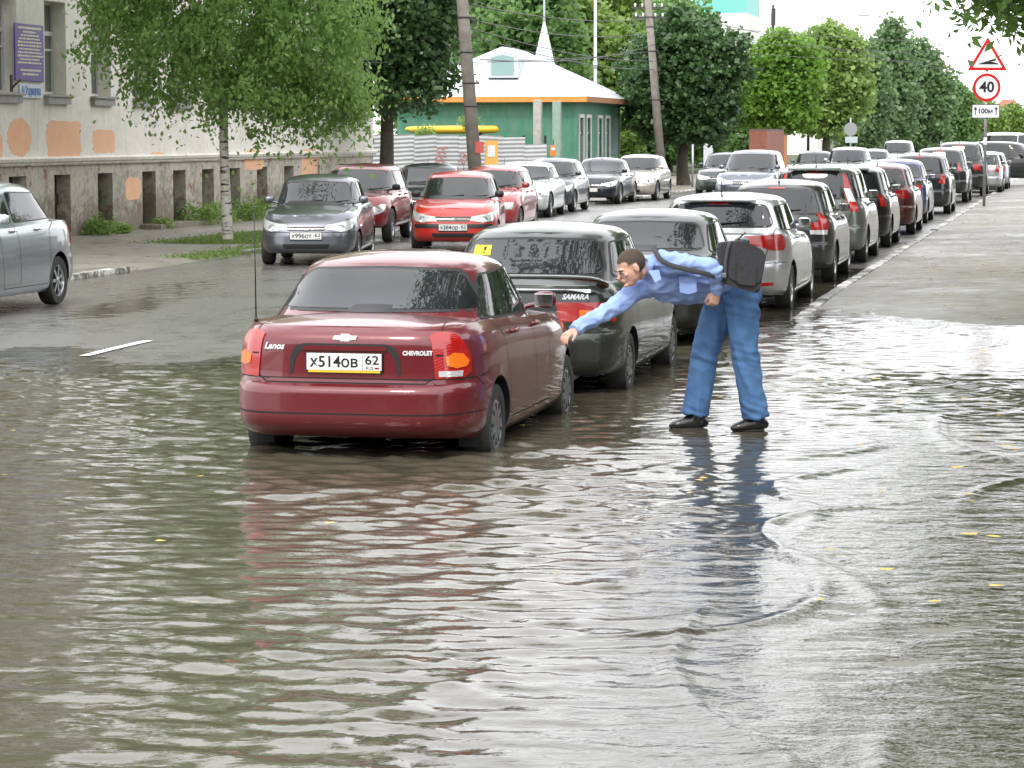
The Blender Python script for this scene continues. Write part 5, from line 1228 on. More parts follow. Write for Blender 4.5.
    for (x0, y0, x1, y1, st) in ((433, 146, 446, 168, 5), (456, 152, 472, 164, 3)):
        a = gpx(x0, y1); c = gpx(x1, y0)
        for i in range(st):
            z = a[1]+(c[1]-a[1])*(i+.5)/st; pts = [V((a[0]+(c[0]-a[0])*t_, -.045, z+.05*math.sin(t_*14+i*2))) for t_ in np.linspace(rr.uniform(0, .2), rr.uniform(.8, 1), 9)]; tube(b, pts, [(.018, .006)]*9, 6, ref=V((0, 1, 0)))
    obj('graffiti', b, GRF, T3)
    # long yellow object above the fence
    YL = rough_mat('yellow_plastic', (.68, .42, .02), (.78, .52, .04), 2, (.35, .5), .1); T4 = empty('yellow_canoe', (P(452, 26.0).x, P(452, 26.0).y+.7, .1), T3.rotation_euler.z, 'long yellow plastic boat hull lying on a rack above the metal fence', 'boat')
    b = bmesh.new(); tube(b, [V((-1.95, 0, 2.32)), V((-1.6, 0, 2.27)), V((0, 0, 2.27)), V((1.7, 0, 2.28)), V((1.95, 0, 2.33))], [(.06, .05), (.22, .13), (.27, .16), (.22, .15), (.10, .10)], 12, sub=4); obj('hull', b, YL, T4, 50)
    b = bmesh.new()
    for x in (-1.2, 1.2): box(b, (x, 0, 1.07), (.08, .4, 2.15))
    obj('rack', b, INT, T4)
    # concrete posts and green gate
    CON = rough_mat('weathered_concrete', (.30, .29, .27), (.46, .45, .42), 5, (.7, .9), .4)
    for px, s, z, c, lab in ((537.5, 26, 3.45, CON, 'thick weathered grey post left of the green gate'), (556.5, 26, 3.4, rough_mat('green_grey_post', (.18, .30, .24), (.30, .38, .33), 5), 'faded greenish post at the right side of the gate')):
        p = P(px, s); b = bmesh.new(); box(b, (0, 0, z/2), (.30, .30, z), bevel=.02); o = obj('gate_post', b, c); o.location = (p.x, p.y-.3, .05); o.rotation_euler = (0, 0, -TH); tag(o, lab, 'post')
    p = P(556, 25.4); T5 = empty('wooden_gate', (p.x, p.y, .05), -TH*.3, 'green plank gate beside the concrete post', 'gate')
    b = bmesh.new()
    for k in range(8): box(b, (-.75+k*.2, 0, 1.1), (.185, .03, 2.3+.1*math.sin(k*.7)), bevel=.006)
    for z in (.5, 1.9): box(b, (0, .04, z), (1.6, .04, .12))
    obj('planks', b, GRN, T5)
    p = P(553, 27.3); b = bmesh.new(); box(b, (0, 0, 1.55), (.22, .05, .40), bevel=.02); box(b, (0, -.03, 1.62), (.14, .015, .12), mi=1); box(b, (0, 0, 1.0), (.03, .03, 1.9), mi=2)
    o = obj('small_orange_sign', b, [mat('orange_sign', (.75, .18, .02), .5), WHT, INT]); o.location = (p.x, p.y, .05); tag(o, 'small orange sign plate in front of the green gate', 'sign')
    for k, (px, s, r_, h_, lab) in enumerate(((470, 26.4, .55, 2.75, 'green shoots growing over the fence beside the left pole'), (425, 26.4, .7, 2.3, 'yellow green weeds growing over the top of the corrugated fence'), (385, 26.8, .8, 2.2, 'weeds over the fence under the dark maple'))):
        p = P(px, s); c = crown_centers([(0, 0, h_-.15, r_*.6, .3, .38), (0, 0, 1.4, r_*.4, .2, .8)], 90, 300+k, .1); v, f = leaves_np(c, 12, (.08, .08, .08), .12, 0, 300+k, asp=.5); o = link('weed_bush', np_mesh('weed_bush', v, f, leafmat(*LGR, .35))); o.location = (p.x, p.y+.25, .05); tag(o, lab, 'bush')
def build_street():
    CON = rough_mat('pole_concrete', (.15, .13, .115), (.27, .245, .22), 3, (.7, .9), .4); GAL = mat('galvanised_steel', (.36, .37, .38), .4, .7); BLKM = mat('iron_band', (.05, .045, .045), .6); WI = mat('cable_black', (.05, .05, .055), .6)
    WHT = mat('insulator_white', (.75, .76, .76), .3)
    def pole(px, s, lx, ly, h, r0, r1, lab, bands, ins):
        p = P(px, s); T = empty('utility_pole', (p.x, p.y, .0), 0, lab, 'utility pole'); top = V((lx, ly, h)); b = bmesh.new(); tube(b, [V((0, 0, -.1)), top*.5, top], [r0, (r0+r1)/2, r1], 16, ref=V((0, 1, 0))); obj('shaft', b, CON, T)
        for z in bands:
            q = top*(z/h); r = r0+(r1-r0)*z/h+.012; b = bmesh.new(); tube(b, [q, q+V((0, 0, .05))], r, 16, ref=V((0, 1, 0))); box(b, q+V((r+.05, 0, .02)), (.12, .04, .05)); obj('band', b, BLKM, T)
        for z in ins:
            q = top*(z/h); b = bmesh.new(); box(b, q, (1.3, .08, .08)); o = obj('crossarm', b, BLKM, T)
            for x in (-.55, -.25, .25, .55):
                b = bmesh.new(); lathe(b, [(.02, 0), (.05, .02), (.03, .06), (.05, .10), (.03, .14), (.001, .15)], 10, 'z'); 
                for v in b.verts: v.co += q+V((x, 0, .04))
                obj('insulator', b, WHT, o)
        return T, p, top
    T1, p1, t1 = pole(479, 38, -.72, 0, 9.5, .185, .13, 'thick grey concrete pole with posters, left of the spire', (2.9, 3.5, 4.3, 5.2), ())
    T2, p2, t2 = pole(662.5, 24, -.75, 0, 8.8, .20, .13, 'leaning concrete pole in front of the round dark maple', (3.6, 5.6, 6.6, 7.0), (7.4, 7.0))
    b = bmesh.new(); 
    for k, (dx, z, w_, h_, mi) in enumerate(((.02, 1.85, .22, .30, 0),)):
        box(b, (dx-.16*0, -.205, z), (w_, .012, h_), mi=mi)
    box(b, (.33, -.10, 1.65), (.34, .015, .75), Matrix.Rotation(.1, 3, 'Z'), 1); box(b, (.33, -.112, 1.75), (.2, .008, .3), Matrix.Rotation(.1, 3, 'Z'), 2)
    o = obj('poster', b, [mat('red_paper', (.5, .10, .08), .8), mat('orange_paper', (.72, .40, .10), .8), mat('white_paper', (.7, .7, .68), .8)]); o.location = p1; tag(o, 'red and orange paper posters stuck to the left pole', 'posters')
    # speed-limit sign group
    p = P(983, 33.2); T = empty('road_sign', (p.x, p.y, .06), 0, 'triangle and round 40 signs with a distance plate on one thin pole', 'road sign')
    b = bmesh.new(); tube(b, [V((0, 0, -.1)), V((.03, 0, 5.0))], .045, 10); obj('pole', b, GAL, T)
    RD = mat('sign_red', (.55, .012, .012), .35); WH = mat('sign_white', (.74, .76, .78), .35); BK = mat('sign_black', (.01, .01, .012), .4)
    def up(py): return CH-(py-135)/33.2-.06
    def place(b, x, z):
        for v in b.verts: v.co += V((x, -.06, z))
        return b
    zt = up(72); b = bmesh.new(); R3 = .63
    tri = lambda k: rpoly([(0, k*.66), (-k*.60, -k*.34), (k*.60, -k*.34)], .05*k)
    prism(b, tri(1.0), 0, .012, mi=0); prism(b, tri(.74), -.004, -.001, mi=1)
    prism(b, [(-.32, -.155), (.33, -.155), (.30, -.12), (.10, -.07), (-.02, -.085), (-.14, -.10)], -.008, -.005, mi=2); prism(b, [(-.15, -.095), (.25, .02), (.24, -.05)], -.0085, -.0055, mi=2)
    place(b, .03, up(60)); obj('warning_sign', b, [RD, WH, BK], T)
    b = bmesh.new(); ci = lambda r: [(r*math.cos(2*PI*k/40), r*math.sin(2*PI*k/40)) for k in range(40)]
    prism(b, ci(.42), 0, .012, mi=0); prism(b, ci(.335), -.004, -.001, mi=1); join_bm(b, text_bm('40', .44, .001, .012), Matrix.Translation((0, -.0065, 0)), 2)
    place(b, .02, up(88)); obj('speed_limit_sign', b, [RD, WH, BK], T)
    b = bmesh.new(); box(b, (0, .006, 0), (.82, .012, .40), mi=1, bevel=.004); box(b, (0, -.002, 0), (.84, .006, .42), mi=2); box(b, (0, -.006, 0), (.80, .006, .38), mi=1)
    join_bm(b, text_bm('100м', .20, .001, .006), Matrix.Translation((.0, -.011, 0)), 2)
    for x in (-.31, .31): box(b, (x, -.011, -.02), (.025, .003, .18), mi=2); prism(b, [(x-.05, .05), (x+.05, .05), (x, .14)], -.0125, -.0095, mi=2)
    place(b, .0, up(111.5)); obj('distance_plate', b, [RD, WH, BK], T)
    b = bmesh.new(); box(b, (0, -.05, up(141)), (.10, .01, .22)); obj('sticker', b, WH, T)
    # backs of far signs, lamp, thin posts
    p = P(849, 17.5); T = empty('road_sign', (p.x, p.y, .05), 0, 'grey backs of far road signs at the right edge of the brightest linden', 'road sign'); b = bmesh.new(); tube(b, [V((0, 0, 0)), V((0, 0, 3.1))], .05, 8); obj('pole', b, GAL, T)
    b = bmesh.new(); prism(b, [(x*.95, z*.95+2.45) for x, z in ci(.40)], -.06, -.04); obj('round_plate', b, GAL, T); b = bmesh.new(); box(b, (.05, -.05, 1.85), (.7, .02, .35)); obj('lower_plate', b, mat('pale_sign_back', (.45, .52, .56), .5), T)
    p = P(595, 21.5); b = bmesh.new(); tube(b, [V((0, 0, -1)), V((-.02, 0, 9.3))], [.09, .06], 10, ref=V((0, 1, 0))); tube(b, [V((-.02, 0, 5.2)), V((-.02, 0, 5.5))], .10, 10, ref=V((0, 1, 0))); o = obj('flag_mast', b, mat('pale_mast', (.60, .62, .63), .5)); o.location = (p.x, p.y, .05); tag(o, 'thin pale mast standing behind the green house', 'mast')
    p = P(827, 12); T = empty('street_lamp', (p.x, p.y, .05), 0, 'street lamp with a long curved arm above the lindens', 'street lamp'); b = bmesh.new(); tube(b, [V((-.2, 0, 0)), V((-.2, 0, 9)), V((.1, 0, 10.6)), V((.9, 0, 11.6)), V((2.6, 0, 12.0))], [.10, .08, .06, .05, .05], 8, ref=V((0, 1, 0)), sub=4); obj('lamp_pole', b, GAL, T); b = bmesh.new(); box(b, (2.9, 0, 11.95), (.8, .3, .14), bevel=.05); obj('lamp_head', b, GAL, T)
    for px, s, z0, lab in ((771, 15, 10.7, 'dark post with a small box in front of the pale roof'), (807, 12, 11.0, 'dark thin post above the bright lindens')):
        p = P(px, s); b = bmesh.new(); tube(b, [V((0, 0, 0)), V((0, 0, z0))], [.12, .09], 8); box(b, (0, -.12, z0-.8), (.28, .14, 1.1)); o = obj('utility_post', b, BLKM); o.location = (p.x, p.y, .05); tag(o, lab, 'post')
    p = P(692, 24.5); b = bmesh.new(); tube(b, [V((0, 0, 0)), V((0, 0, 1.75))], .045, 8); o = obj('thin_post', b, GAL); o.location = (p.x, p.y, .05); tag(o, 'thin short grey post right of the round dark maple', 'post')
    p = P(707.5, 22); b = bmesh.new(); box(b, (0, 0, 1.05), (.42, .12, 2.1), bevel=.01); tube(b, [V((0, 0, 2.1)), V((0, 0, 2.35))], .02, 6); o = obj('white_board', b, mat('white_board', (.62, .66, .70), .5)); o.location = (p.x, p.y, .05); tag(o, 'upright white board behind the grey blue car', 'board')
    # overhead wires
    def wire(a, c, sag, lab, r=.014):
        b = bmesh.new(); pts = [a.lerp(c, k/16)-V((0, 0, sag*4*(k/16)*(1-k/16))) for k in range(17)]; tube(b, pts, r, 5, ref=V((0, .3, 1))); o = obj('overhead_wire', b, WI); tag(o, lab, 'wire', 'overhead wires between the poles')
    A = p1+t1; B = p2+t2
    q = lambda px, py, s: V(((px-512)/s, F/s, CH+(135-py)/s))
    for (x0, y0, s0, x1, y1, s1, sag) in ((463, 27, 38, 652, 62, 24, .25), (468, 20, 38, 648, 34, 24, .3), (470, 36, 38, 653, 70, 24, .25), (466, 5, 38, 648, 20, 24, .25), (480, 60, 38, 655, 45, 24, .3)):
        wire(q(x0, y0, s0), q(x1, y1, s1), sag, 'thin dark wire sagging across the trees behind the green house')
    for (y0, y1, dy) in ((22, 24, 0), (33, 36, 0), (46, 43, 0), (9, 60, 0)):
        wire(q(650, y0, 24), q(1010, y1+18, 14), .35, 'thin dark wire running right from the leaning pole towards the road sign')
    wire(q(300, 62, 40), q(655, 52, 24), .2, 'wire passing behind the left pole at roof height')
    # far buildings
    TEAL = mat('teal_roof', (.16, .50, .46), .5); WR = mat('white_far_roof', (.78, .79, .80), .5); BRK = rough_mat('red_brick', (.17, .05, .035), (.26, .10, .06), 3); ORW = mat('orange_wall', (.45, .16, .06), .8); DKR = rough_mat('brown_roof', (.08, .05, .045), (.13, .08, .07), 3); PLR = rough_mat('ochre_wall', (.11, .09, .06), (.16, .13, .085), 1); WW = rough_mat('whitewashed_wall', (.62, .61, .58), (.7, .69, .66), 1)
    def bld(nm, lab, px, s, w_, d_, h_, wallm, roofm, rh, kind='gable', rot=-TH, wn=0):
        p = P(px, s); T = empty(nm, (p.x, p.y, .03), rot, lab, 'building'); b = bmesh.new(); box(b, (0, d_/2, h_/2), (w_, d_, h_)); obj('wall', b, wallm, T); b = bmesh.new()
        if kind == 'gable': prism(b, [(-w_/2-.3, h_), (w_/2+.3, h_), (0, h_+rh)], -.3, d_+.3)
        elif kind == 'hip':
            q_ = [b.verts.new((x, y, h_)) for x, y in ((-w_/2-.3, -.3), (w_/2+.3, -.3), (w_/2+.3, d_+.3), (-w_/2-.3, d_+.3))]; a = b.verts.new((-w_*.12, d_/2, h_+rh)); c = b.verts.new((w_*.12, d_/2, h_+rh))
            for f in ((q_[0], q_[1], c, a), (q_[1], q_[2], c), (q_[2], q_[3], a, c), (q_[3], q_[0], a), tuple(q_[::-1])): b.faces.new(f)
        else: box(b, (0, d_/2, h_+rh/2), (w_*.99, d_*.99, rh))
        obj('roof', b, roofm, T)
        for k in range(wn):
            x = -w_/2+w_*(k+.5)/wn; b = bmesh.new(); box(b, (x, -.03, h_*.55), (w_/wn*.4, .1, h_*.35)); o = obj('window', b, WR, T); b = bmesh.new(); box(b, (x, -.07, h_*.55), (w_/wn*.32, .06, h_*.30)); obj('pane', b, GLASS, o)
        return T
    bld('far_building', 'white building whose teal sheet roof rises above the round dark maple', 718, 11.5, 4.6, 10, 12.6, WW, TEAL, 3.0, 'flat', wn=3)
    bld('far_building', 'pale gabled building behind the lindens right of the teal roof', 782, 9.5, 7.0, 14, 12.5, WW, WR, 3.6, 'gable', wn=3)
    bld('brick_building', 'low brick and orange building seen under the first linden', 757, 19.5, .9, 8, 2.35, BRK, DKR, .1, 'flat', wn=0)
    bld('orange_shed', 'small orange walled shed right of the brick building', 768, 19, .6, 6, 2.1, ORW, DKR, .1, 'flat', wn=0)
    bld('far_building', 'house with dull red roof showing between the sign and right hand trees', 1004, 8, 6, 12, 4.0, WW, mat('far_red_roof', (.42, .10, .08), .7), 2.6, 'hip', wn=2)
    bld('far_building', 'building with a brown roof hidden in the trees behind the leaning pole', 632, 12, 5.0, 8, 10.5, DKR, DKR, 1.0, 'hip', wn=0)
    for k, (u, h_, lab, mm) in enumerate(((22, 5.5, 'unseen low plastered house added outside the right edge, nearest the camera', PLR), (58, 6.5, 'unseen plastered house added outside the right edge, half way up the street', PLR), (94, 5.5, 'unseen plastered house added outside the right edge, opposite the green house', PLR))):  # unseen houses, added with dark walls to darken car side reflections
        T = bld('unseen_house', lab, 512, 20, 30, 9, h_, mm, DKR, 2.2, 'gable', DEG(-102), 9); T.location = R(u, 13.5, .05)
    T = bld('unseen_house', 'unseen long two storey plastered house added behind the camera across the street end', 512, 20, 70, 12, 9.5, PLR, DKR, 3, 'gable', PI, 14); T.location = (-4, -26, .0)  # unseen, added so rear panels reflect a dark front, not bright sky
    # lawn round the birch, tufts and fallen leaves
    GM = leafmat(*YG, .3); r = np.random.default_rng(5); pts = []
    for k in range(9000):
        u = r.uniform(50.2, 56.5); v_ = -16.9+r.normal()*.55
        if abs(v_+16.9) > 1.5: continue
        pts.append(R(u, v_, .07))
    for k in range(2500):
        u = r.uniform(44.5, 50.5); v_ = -15.3+r.normal()*.25; pts.append(R(u, v_, .05))
    v, f = leaves_np(np.array(pts), 1, (.02, .02, .015), .085, 0, 6, asp=.25); o = link('grass', np_mesh('grass', v, f, GM)); tag(o, 'patch of green and yellowish grass round the birch', 'grass', None, 'stuff')
    YM = rough_mat('fallen_leaf', (.40, .27, .04), (.55, .42, .10), 9, (.4, .7), .1); pts = []
    spots = [(974, 538), (998, 541), (1002, 591), (940, 608), (1010, 448), (968, 400), (990, 405), (902, 404), (1018, 452), (985, 352), (878, 380), (1005, 320), (930, 330), (890, 575), (960, 470)]
    for px, py in spots: pts.append(line_pt(px, py)+(.05,))
    for k in range(1500):
        u = r.uniform(16, 85); v_ = r.uniform(-3.0, 3) ; q_ = R(u, v_); 
        if u < 32 and r.uniform() < .93: continue
        pts.append((q_.x, q_.y, .022))
    for k in range(70):
        q_ = R(r.uniform(9, 26), r.uniform(-9, -.5)); pts.append((q_.x, q_.y, .02))
    co = []; fa = []
    for k, (x, y, _) in enumerate(pts):
        z = float(walk_z(x, y)); z = max(z, .0)+.011; s_ = (.045 if k < len(spots) else .028)*r.uniform(.7, 1.2); a = r.uniform(0, PI); n0 = len(co)
        for j in range(5):
            an = a+2*PI*j/5; co.append((x+s_*math.cos(an), y+s_*math.sin(an)*.7, z+r.uniform(0, .008)))
        fa.append(tuple(range(n0, n0+5)))
    o = link('fallen_leaves', np_mesh('fallen_leaves', co, fa, YM)); tag(o, 'small yellow leaves and litter scattered over the right pavement', 'leaves', None, 'stuff')
# ================================================================== people
SKIN = mat('skin', (.52, .30, .22), .5); SKIN.node_tree.nodes['Principled BSDF'].inputs['Subsurface Weight'].default_value = .08
def cloth(name, c1, c2, wr=.5, sc=14):
    m = rough_mat(name, c1, c2, 5, (.75, .9), wr, sc, 'World', .012); return m
def frame(f, u):
    f = f.normalized(); s = f.cross(u).normalized(); u = s.cross(f).normalized()
    return s, f, u                                               # s = the person's right, f = forward, u = crown
def head_bm(b, c, s, f, u, k=1.0):
    """skull, jaw, nose, ears, brow in one mass; c centre, k scale"""
    Q = lambda x, y, z: c+(s*x+f*y+u*z)*k
    def el(x, y, z, rx, ry, rz):
        r = bmesh.ops.create_icosphere(b, subdivisions=3, radius=1); M = Matrix((s, f, u)).transposed()
        for v in r['verts']: v.co = Q(x, y, z)+M @ V((v.co.x*rx, v.co.y*ry, v.co.z*rz))*k
    el(0, -.018, .035, .076, .097, .088); el(0, .022, -.015, .064, .070, .085); el(0, .040, -.075, .040, .042, .036); el(0, .020, -.055, .056, .060, .042)
    el(0, .082, .022, .050, .014, .012); el(0, .078, -.052, .025, .018, .016)                               # brow, mouth mass
    tube(b, [Q(0, .080, .022), Q(0, .100, -.005), Q(0, .112, -.024)], [(.010*k, .010*k), (.011*k, .012*k), (.015*k, .012*k)], 8, ref=u, rnd=True)
    el(0, .096, -.045, .022, .010, .006); el(0, .093, -.058, .020, .011, .007); el(0, .086, -.088, .020, .016, .014)
    for q in (-1, 1): el(q*.078, -.008, -.005, .009, .020, .032); el(q*.040, .068, -.018, .018, .016, .014)
def hand_bm(b, wr, d, up, side=1, curl=.6, k=1.0):
    """palm and five separate fingers; d fingers' heading, up = back of the hand"""
    d = d.normalized(); sd = d.cross(up).normalized()*side; up = sd.cross(d).normalized()*side if side else up
    if up.length < .5: up = V((0, 0, 1))
    pa = wr+d*.045*k
    tube(b, [wr-d*.02, wr+d*.03*k, wr+d*.085*k], [(.027*k, .021*k), (.038*k, .018*k), (.041*k, .015*k)], 12, ref=up, rnd=True)
    for i, (o, ln) in enumerate(((-.029, .074), (-.010, .084), (.010, .078), (.028, .062))):
        p = wr+d*.082*k+sd*o*k; dr = (d+sd*o*2.5).normalized(); pts = [p-dr*.02, p]
        ang = 0
        for j, fr_ in enumerate((.45, .32, .25)):
            ang += curl*(.55 if j == 0 else .75)*(1+.12*i); q = dr*math.cos(ang)-up*math.sin(ang); p = p+q*ln*fr_*k; pts.append(p)
        tube(b, pts, [.0095*k, .0092*k, .0086*k, .008*k, .0068*k], 8, ref=sd, rnd=True)
    p = wr+d*.02*k-sd*.028*k; q = (d*.75-sd*.65-up*.25).normalized(); q2 = (d*.95-sd*.05-up*.45).normalized()
    tube(b, [p, p+q*.035*k, p+q*.035*k+q2*.032*k, p+q*.035*k+q2*.058*k], [.014*k, .0115*k, .010*k, .008*k], 8, ref=up, rnd=True)
def shoe_bm(b, an, hd, k=1.0, zb=None):
    hd = hd.normalized(); z0 = an.z-.085 if zb is None else zb; base = V((an.x, an.y, z0))
    P_ = lambda l, z: base+hd*l+V((0, 0, z))
    tube(b, [P_(-.075, .048), P_(-.05, .055), P_(0, .060), P_(.06, .052), P_(.11, .042), P_(.15, .034), P_(.175, .028)], [(.028, .034), (.042, .054), (.046, .060), (.047, .052), (.050, .042), (.046, .034), (.028, .022)], 12, ref=V((0, 0, 1)), sub=3, rnd=True)
    tube(b, [P_(-.01, .06), P_(-.015, .13)], [(.050, .050), (.052, .052)], 12, ref=hd)
def build_man():
    X = lambda px, y, Y: V(((px-512)*Y/F, Y, CH-(y-135)*Y/F*1.0))
    T = empty('person', (1.5, 19.8, .0), 0, 'man in blue shirt and jeans bending over to reach the maroon saloon with one arm', 'person')
    YF = 19.85
    pel = X(733, 287, 19.78); w1 = X(706, 281, 19.74); ch = X(676, 278, 19.66); uc = X(655, 270, 19.60); nk = X(645, 266, 19.55)
    shL = X(667, 263, 19.44); shR = X(644, 287, 19.68); elL = X(713, 268, 19.38); wrL = X(717, 291, 19.50); elR = X(605, 312, 19.42); wrR = X(574, 330, 19.16)
    hipN = X(742, 296, 19.70); hipF = X(722, 300, 19.88); knN = X(746, 352, 19.72); knF = X(706, 352, 19.90); anN = X(757, 419, 19.78); anF = X(696, 419, 19.90)
    anN.z = .085; anF.z = .085
    hc = X(631, 268, 19.46); s, f, u = frame(V((-.84, -.36, -.42)), V((-.42, -.05, .9)))
    # body, one continuous surface
    b = bmesh.new(); head_bm(b, hc, s, f, u, 1.06)
    tube(b, [uc, nk, hc-u*.06-f*.03], [(.07, .062), (.056, .056), (.056, .056)], 12, sub=3)
    tube(b, [pel, w1, ch, uc], [(.09, .09), (.08, .09), (.08, .10), (.08, .10)], 14, sub=3, rnd=True)
    tube(b, [ch, shL, elL, wrL], [(.08, .08), (.052, .052), (.040, .040), (.027, .027)], 10, sub=3)
    tube(b, [ch, shR, elR, wrR], [(.08, .08), (.052, .052), (.040, .040), (.027, .027)], 10, sub=3)
    hd = V((.31-wrR.x, 19.0-wrR.y, .72-wrR.z)).normalized(); hand_bm(b, wrR, hd, V((-.25, -.35, .9)), 1, .62, 1.05)
    hand_bm(b, wrL, V((-.25, -.15, -.9)), V((.35, -.85, .1)), -1, 1.25, 1.0)
    for a, c, e in ((hipN, knN, anN), (hipF, knF, anF)): tube(b, [pel, a, c, e, V((e.x, e.y, .04))], [(.10, .10), (.088, .088), (.05, .05), (.032, .032), (.026, .026)], 10, sub=3)
    for e in (anN, anF): tube(b, [V((e.x+.01, e.y, .04)), V((e.x-.10, e.y-.02, .03))], [(.022, .018), (.018, .014)], 10, rnd=True)
    voxel(b, .0058, SKIN, 3, 'body', parent=None)
    body = bpy.data.objects[-1] if False else [o for o in COL.objects if o.name.startswith('body') and o.parent is None][-1]
    def adopt(o): o.parent = T; o.matrix_parent_inverse = Matrix.Identity(4); o.location = (-T.location.x, -T.location.y, -T.location.z); return o
    adopt(body)
    # face details
    Q = lambda x, y, z: hc+(s*x+f*y+u*z)*1.06
    for q in (-1, 1):
        b = bmesh.new(); r = bmesh.ops.create_icosphere(b, subdivisions=2, radius=.0125)
        for v in r['verts']: v.co += Q(q*.032, .078, -.001)
        b2 = bmesh.new(); tube(b2, [Q(q*.016, .0925, .006), Q(q*.032, .0935, .003), Q(q*.050, .085, .002)], [(.004, .0025)]*3, 6, ref=u); join_bm(b, b2, mi_shift=1)
        adopt(obj('eye', b, [mat('eye_white', (.5, .48, .46), .2), mat('lash', (.03, .02, .015), .6)], None, 60))
        b = bmesh.new(); tube(b, [Q(q*.012, .092, .020), Q(q*.032, .096, .026), Q(q*.055, .083, .020)], [(.006, .004), (.0075, .005), (.004, .003)], 6, ref=u, sub=2); adopt(obj('eyebrow', b, mat('brow_hair', (.05, .03, .02), .8), None, 60))
    b = bmesh.new(); tube(b, [Q(-.022, .101, -.052), Q(0, .108, -.051), Q(.022, .101, -.052)], [(.002, .0015)]*3, 6, ref=u, sub=3); adopt(obj('mouth', b, mat('lip_line', (.16, .05, .045), .6), None, 60))
    HAIR = mat('short_hair', (.045, .030, .020), .75); t = NT(HAIR); v_ = t.coord('World', (1, 1, 1)); n = t.noise(v_, 160, 3, .7); t.l(t.mix(n, (.02, .013, .009), (.085, .058, .04)), t.b.inputs['Base Color']); t.l(t.bump(n, .9, .006), t.b.inputs['Normal'])
    b = bmesh.new(); M = Matrix((s, f, u)).transposed()
    r = bmesh.ops.create_icosphere(b, subdivisions=4, radius=1); dl = []
    for v in r['verts']:
        p = v.co.copy(); q = V((p.x*.0825, p.y*.102-.020, p.z*.094+.036))
        hair = q.z > (.062 if q.y > .045 else .030 if q.y > .012 else -.015 if q.y > -.03 else -.055)
        if abs(q.x) > .05 and -.02 < q.y < .025 and q.z < .030: hair = False
        if not hair: dl.append(v)
        n_ = noise.noise(q*60)*.003; v.co = hc+M @ (q*(1.06+n_))
    bmesh.ops.delete(b, geom=dl, context='VERTS')
    bmesh.ops.solidify(b, geom=b.faces[:], thickness=.006); adopt(obj('hair', b, HAIR, None, 60))
    # shirt
    SH = cloth('blue_shirt', (.22, .32, .62), (.29, .40, .70), .55, 16)
    b = bmesh.new()
    tw = V((.02, -.5, .86))
    tube(b, [X(727, 281, 19.76), w1, ch, uc+V((.02, 0, 0)), X(652, 268, 19.57)], [(.13, .15), (.128, .165), (.135, .195), (.12, .172), (.08, .10)], 18, ref=tw, sub=5, rnd=True)
    tube(b, [ch+V((0, -.04, .05)), shL, (shL+elL)/2+V((0, 0, .012)), elL, (elL+wrL)/2+V((.012, 0, 0)), wrL+V((0, 0, .02))], [(.09, .09), (.078, .078), (.066, .066), (.060, .058), (.052, .050), (.043, .043)], 14, sub=5)
    tube(b, [ch+V((-.05, .02, -.02)), shR, (shR+elR)/2, elR, (elR+wrR)/2, wrR+(elR-wrR).normalized()*.02], [(.09, .09), (.078, .080), (.064, .066), (.055, .057), (.048, .050), (.043, .045)], 14, sub=5)
    tube(b, [nk+V((.045, 0, -.005)), nk+V((.0, -.005, .0))], [(.085, .075), (.066, .062)], 16, sub=3)
    def wrinkle(me):
        n = len(me.vertices); co = np.empty(n*3, np.float32); me.vertices.foreach_get('co', co); no = np.empty(n*3, np.float32)
        me.vertices.foreach_get('normal', no); co = co.reshape(-1, 3); no = no.reshape(-1, 3)
        for i in range(n):
            p = co[i]; q = V((float(p[0])*7+float(p[2])*6, float(p[1])*6, float(p[2])*16-float(p[0])*5)); a = noise.noise(q); c = noise.noise(q*2.3)
            d = (1-abs(a)*2.2)*.012+c*.006; co[i] += no[i]*d
        me.vertices.foreach_set('co', co.ravel())
    o = voxel(b, .008, SH, 5, 'shirt', wrinkle); adopt(o)
    SH2 = cloth('blue_shirt_edge', (.21, .31, .60), (.27, .385, .68), .4, 20)
    # collar, pocket, cuffs are pieces of the shirt
    def piece(nm, b, par=o):
        q = obj(nm, b, SH2, None, 50); q.parent = par; return q
    b = bmesh.new(); c0 = nk+V((-.008, -.01, -.0))
    ax = (nk-uc).normalized(); tube(b, [c0-ax*.012, c0+ax*.022], [(.070, .066), (.062, .058)], 20, cap=False); bmesh.ops.solidify(b, geom=b.faces[:], thickness=.004)
    pc = X(655, 277, 19.38); prism(b, [(-.045, .05), (.03, .055), (.045, -.01), (0, -.035)], -.004, .004, lambda x, y, z: pc+V((x, y-.0, z))+V((0, z*.3, 0))); piece('collar', b)
    b = bmesh.new(); pk = X(688, 283, 19.45); 
    prism(b, rpoly([(-.065, .05), (.06, .055), (.062, -.06), (0, -.075), (-.06, -.06)], .01), -.004, .004, lambda x, y, z: pk+V((x, y-.012+z*.28, z))); piece('pocket', b)
    for wr_, el_ in ((wrL, elL), (wrR, elR)):
        b = bmesh.new(); d = (wr_-el_).normalized(); tube(b, [wr_-d*.045, wr_+d*.006], [(.045, .045), (.043, .043)], 16, cap=True, ref=V((0, 1, .1))); piece('cuff', b)
    # trousers
    TR = cloth('blue_jeans', (.045, .115, .255), (.07, .16, .32), .5, 12)
    b = bmesh.new()
    tube(b, [X(722, 283, 19.78), X(736, 287, 19.78), X(745, 294, 19.78)], [(.135, .14), (.145, .155), (.12, .12)], 18, ref=V((.1, -.3, .9)), sub=3, rnd=True)
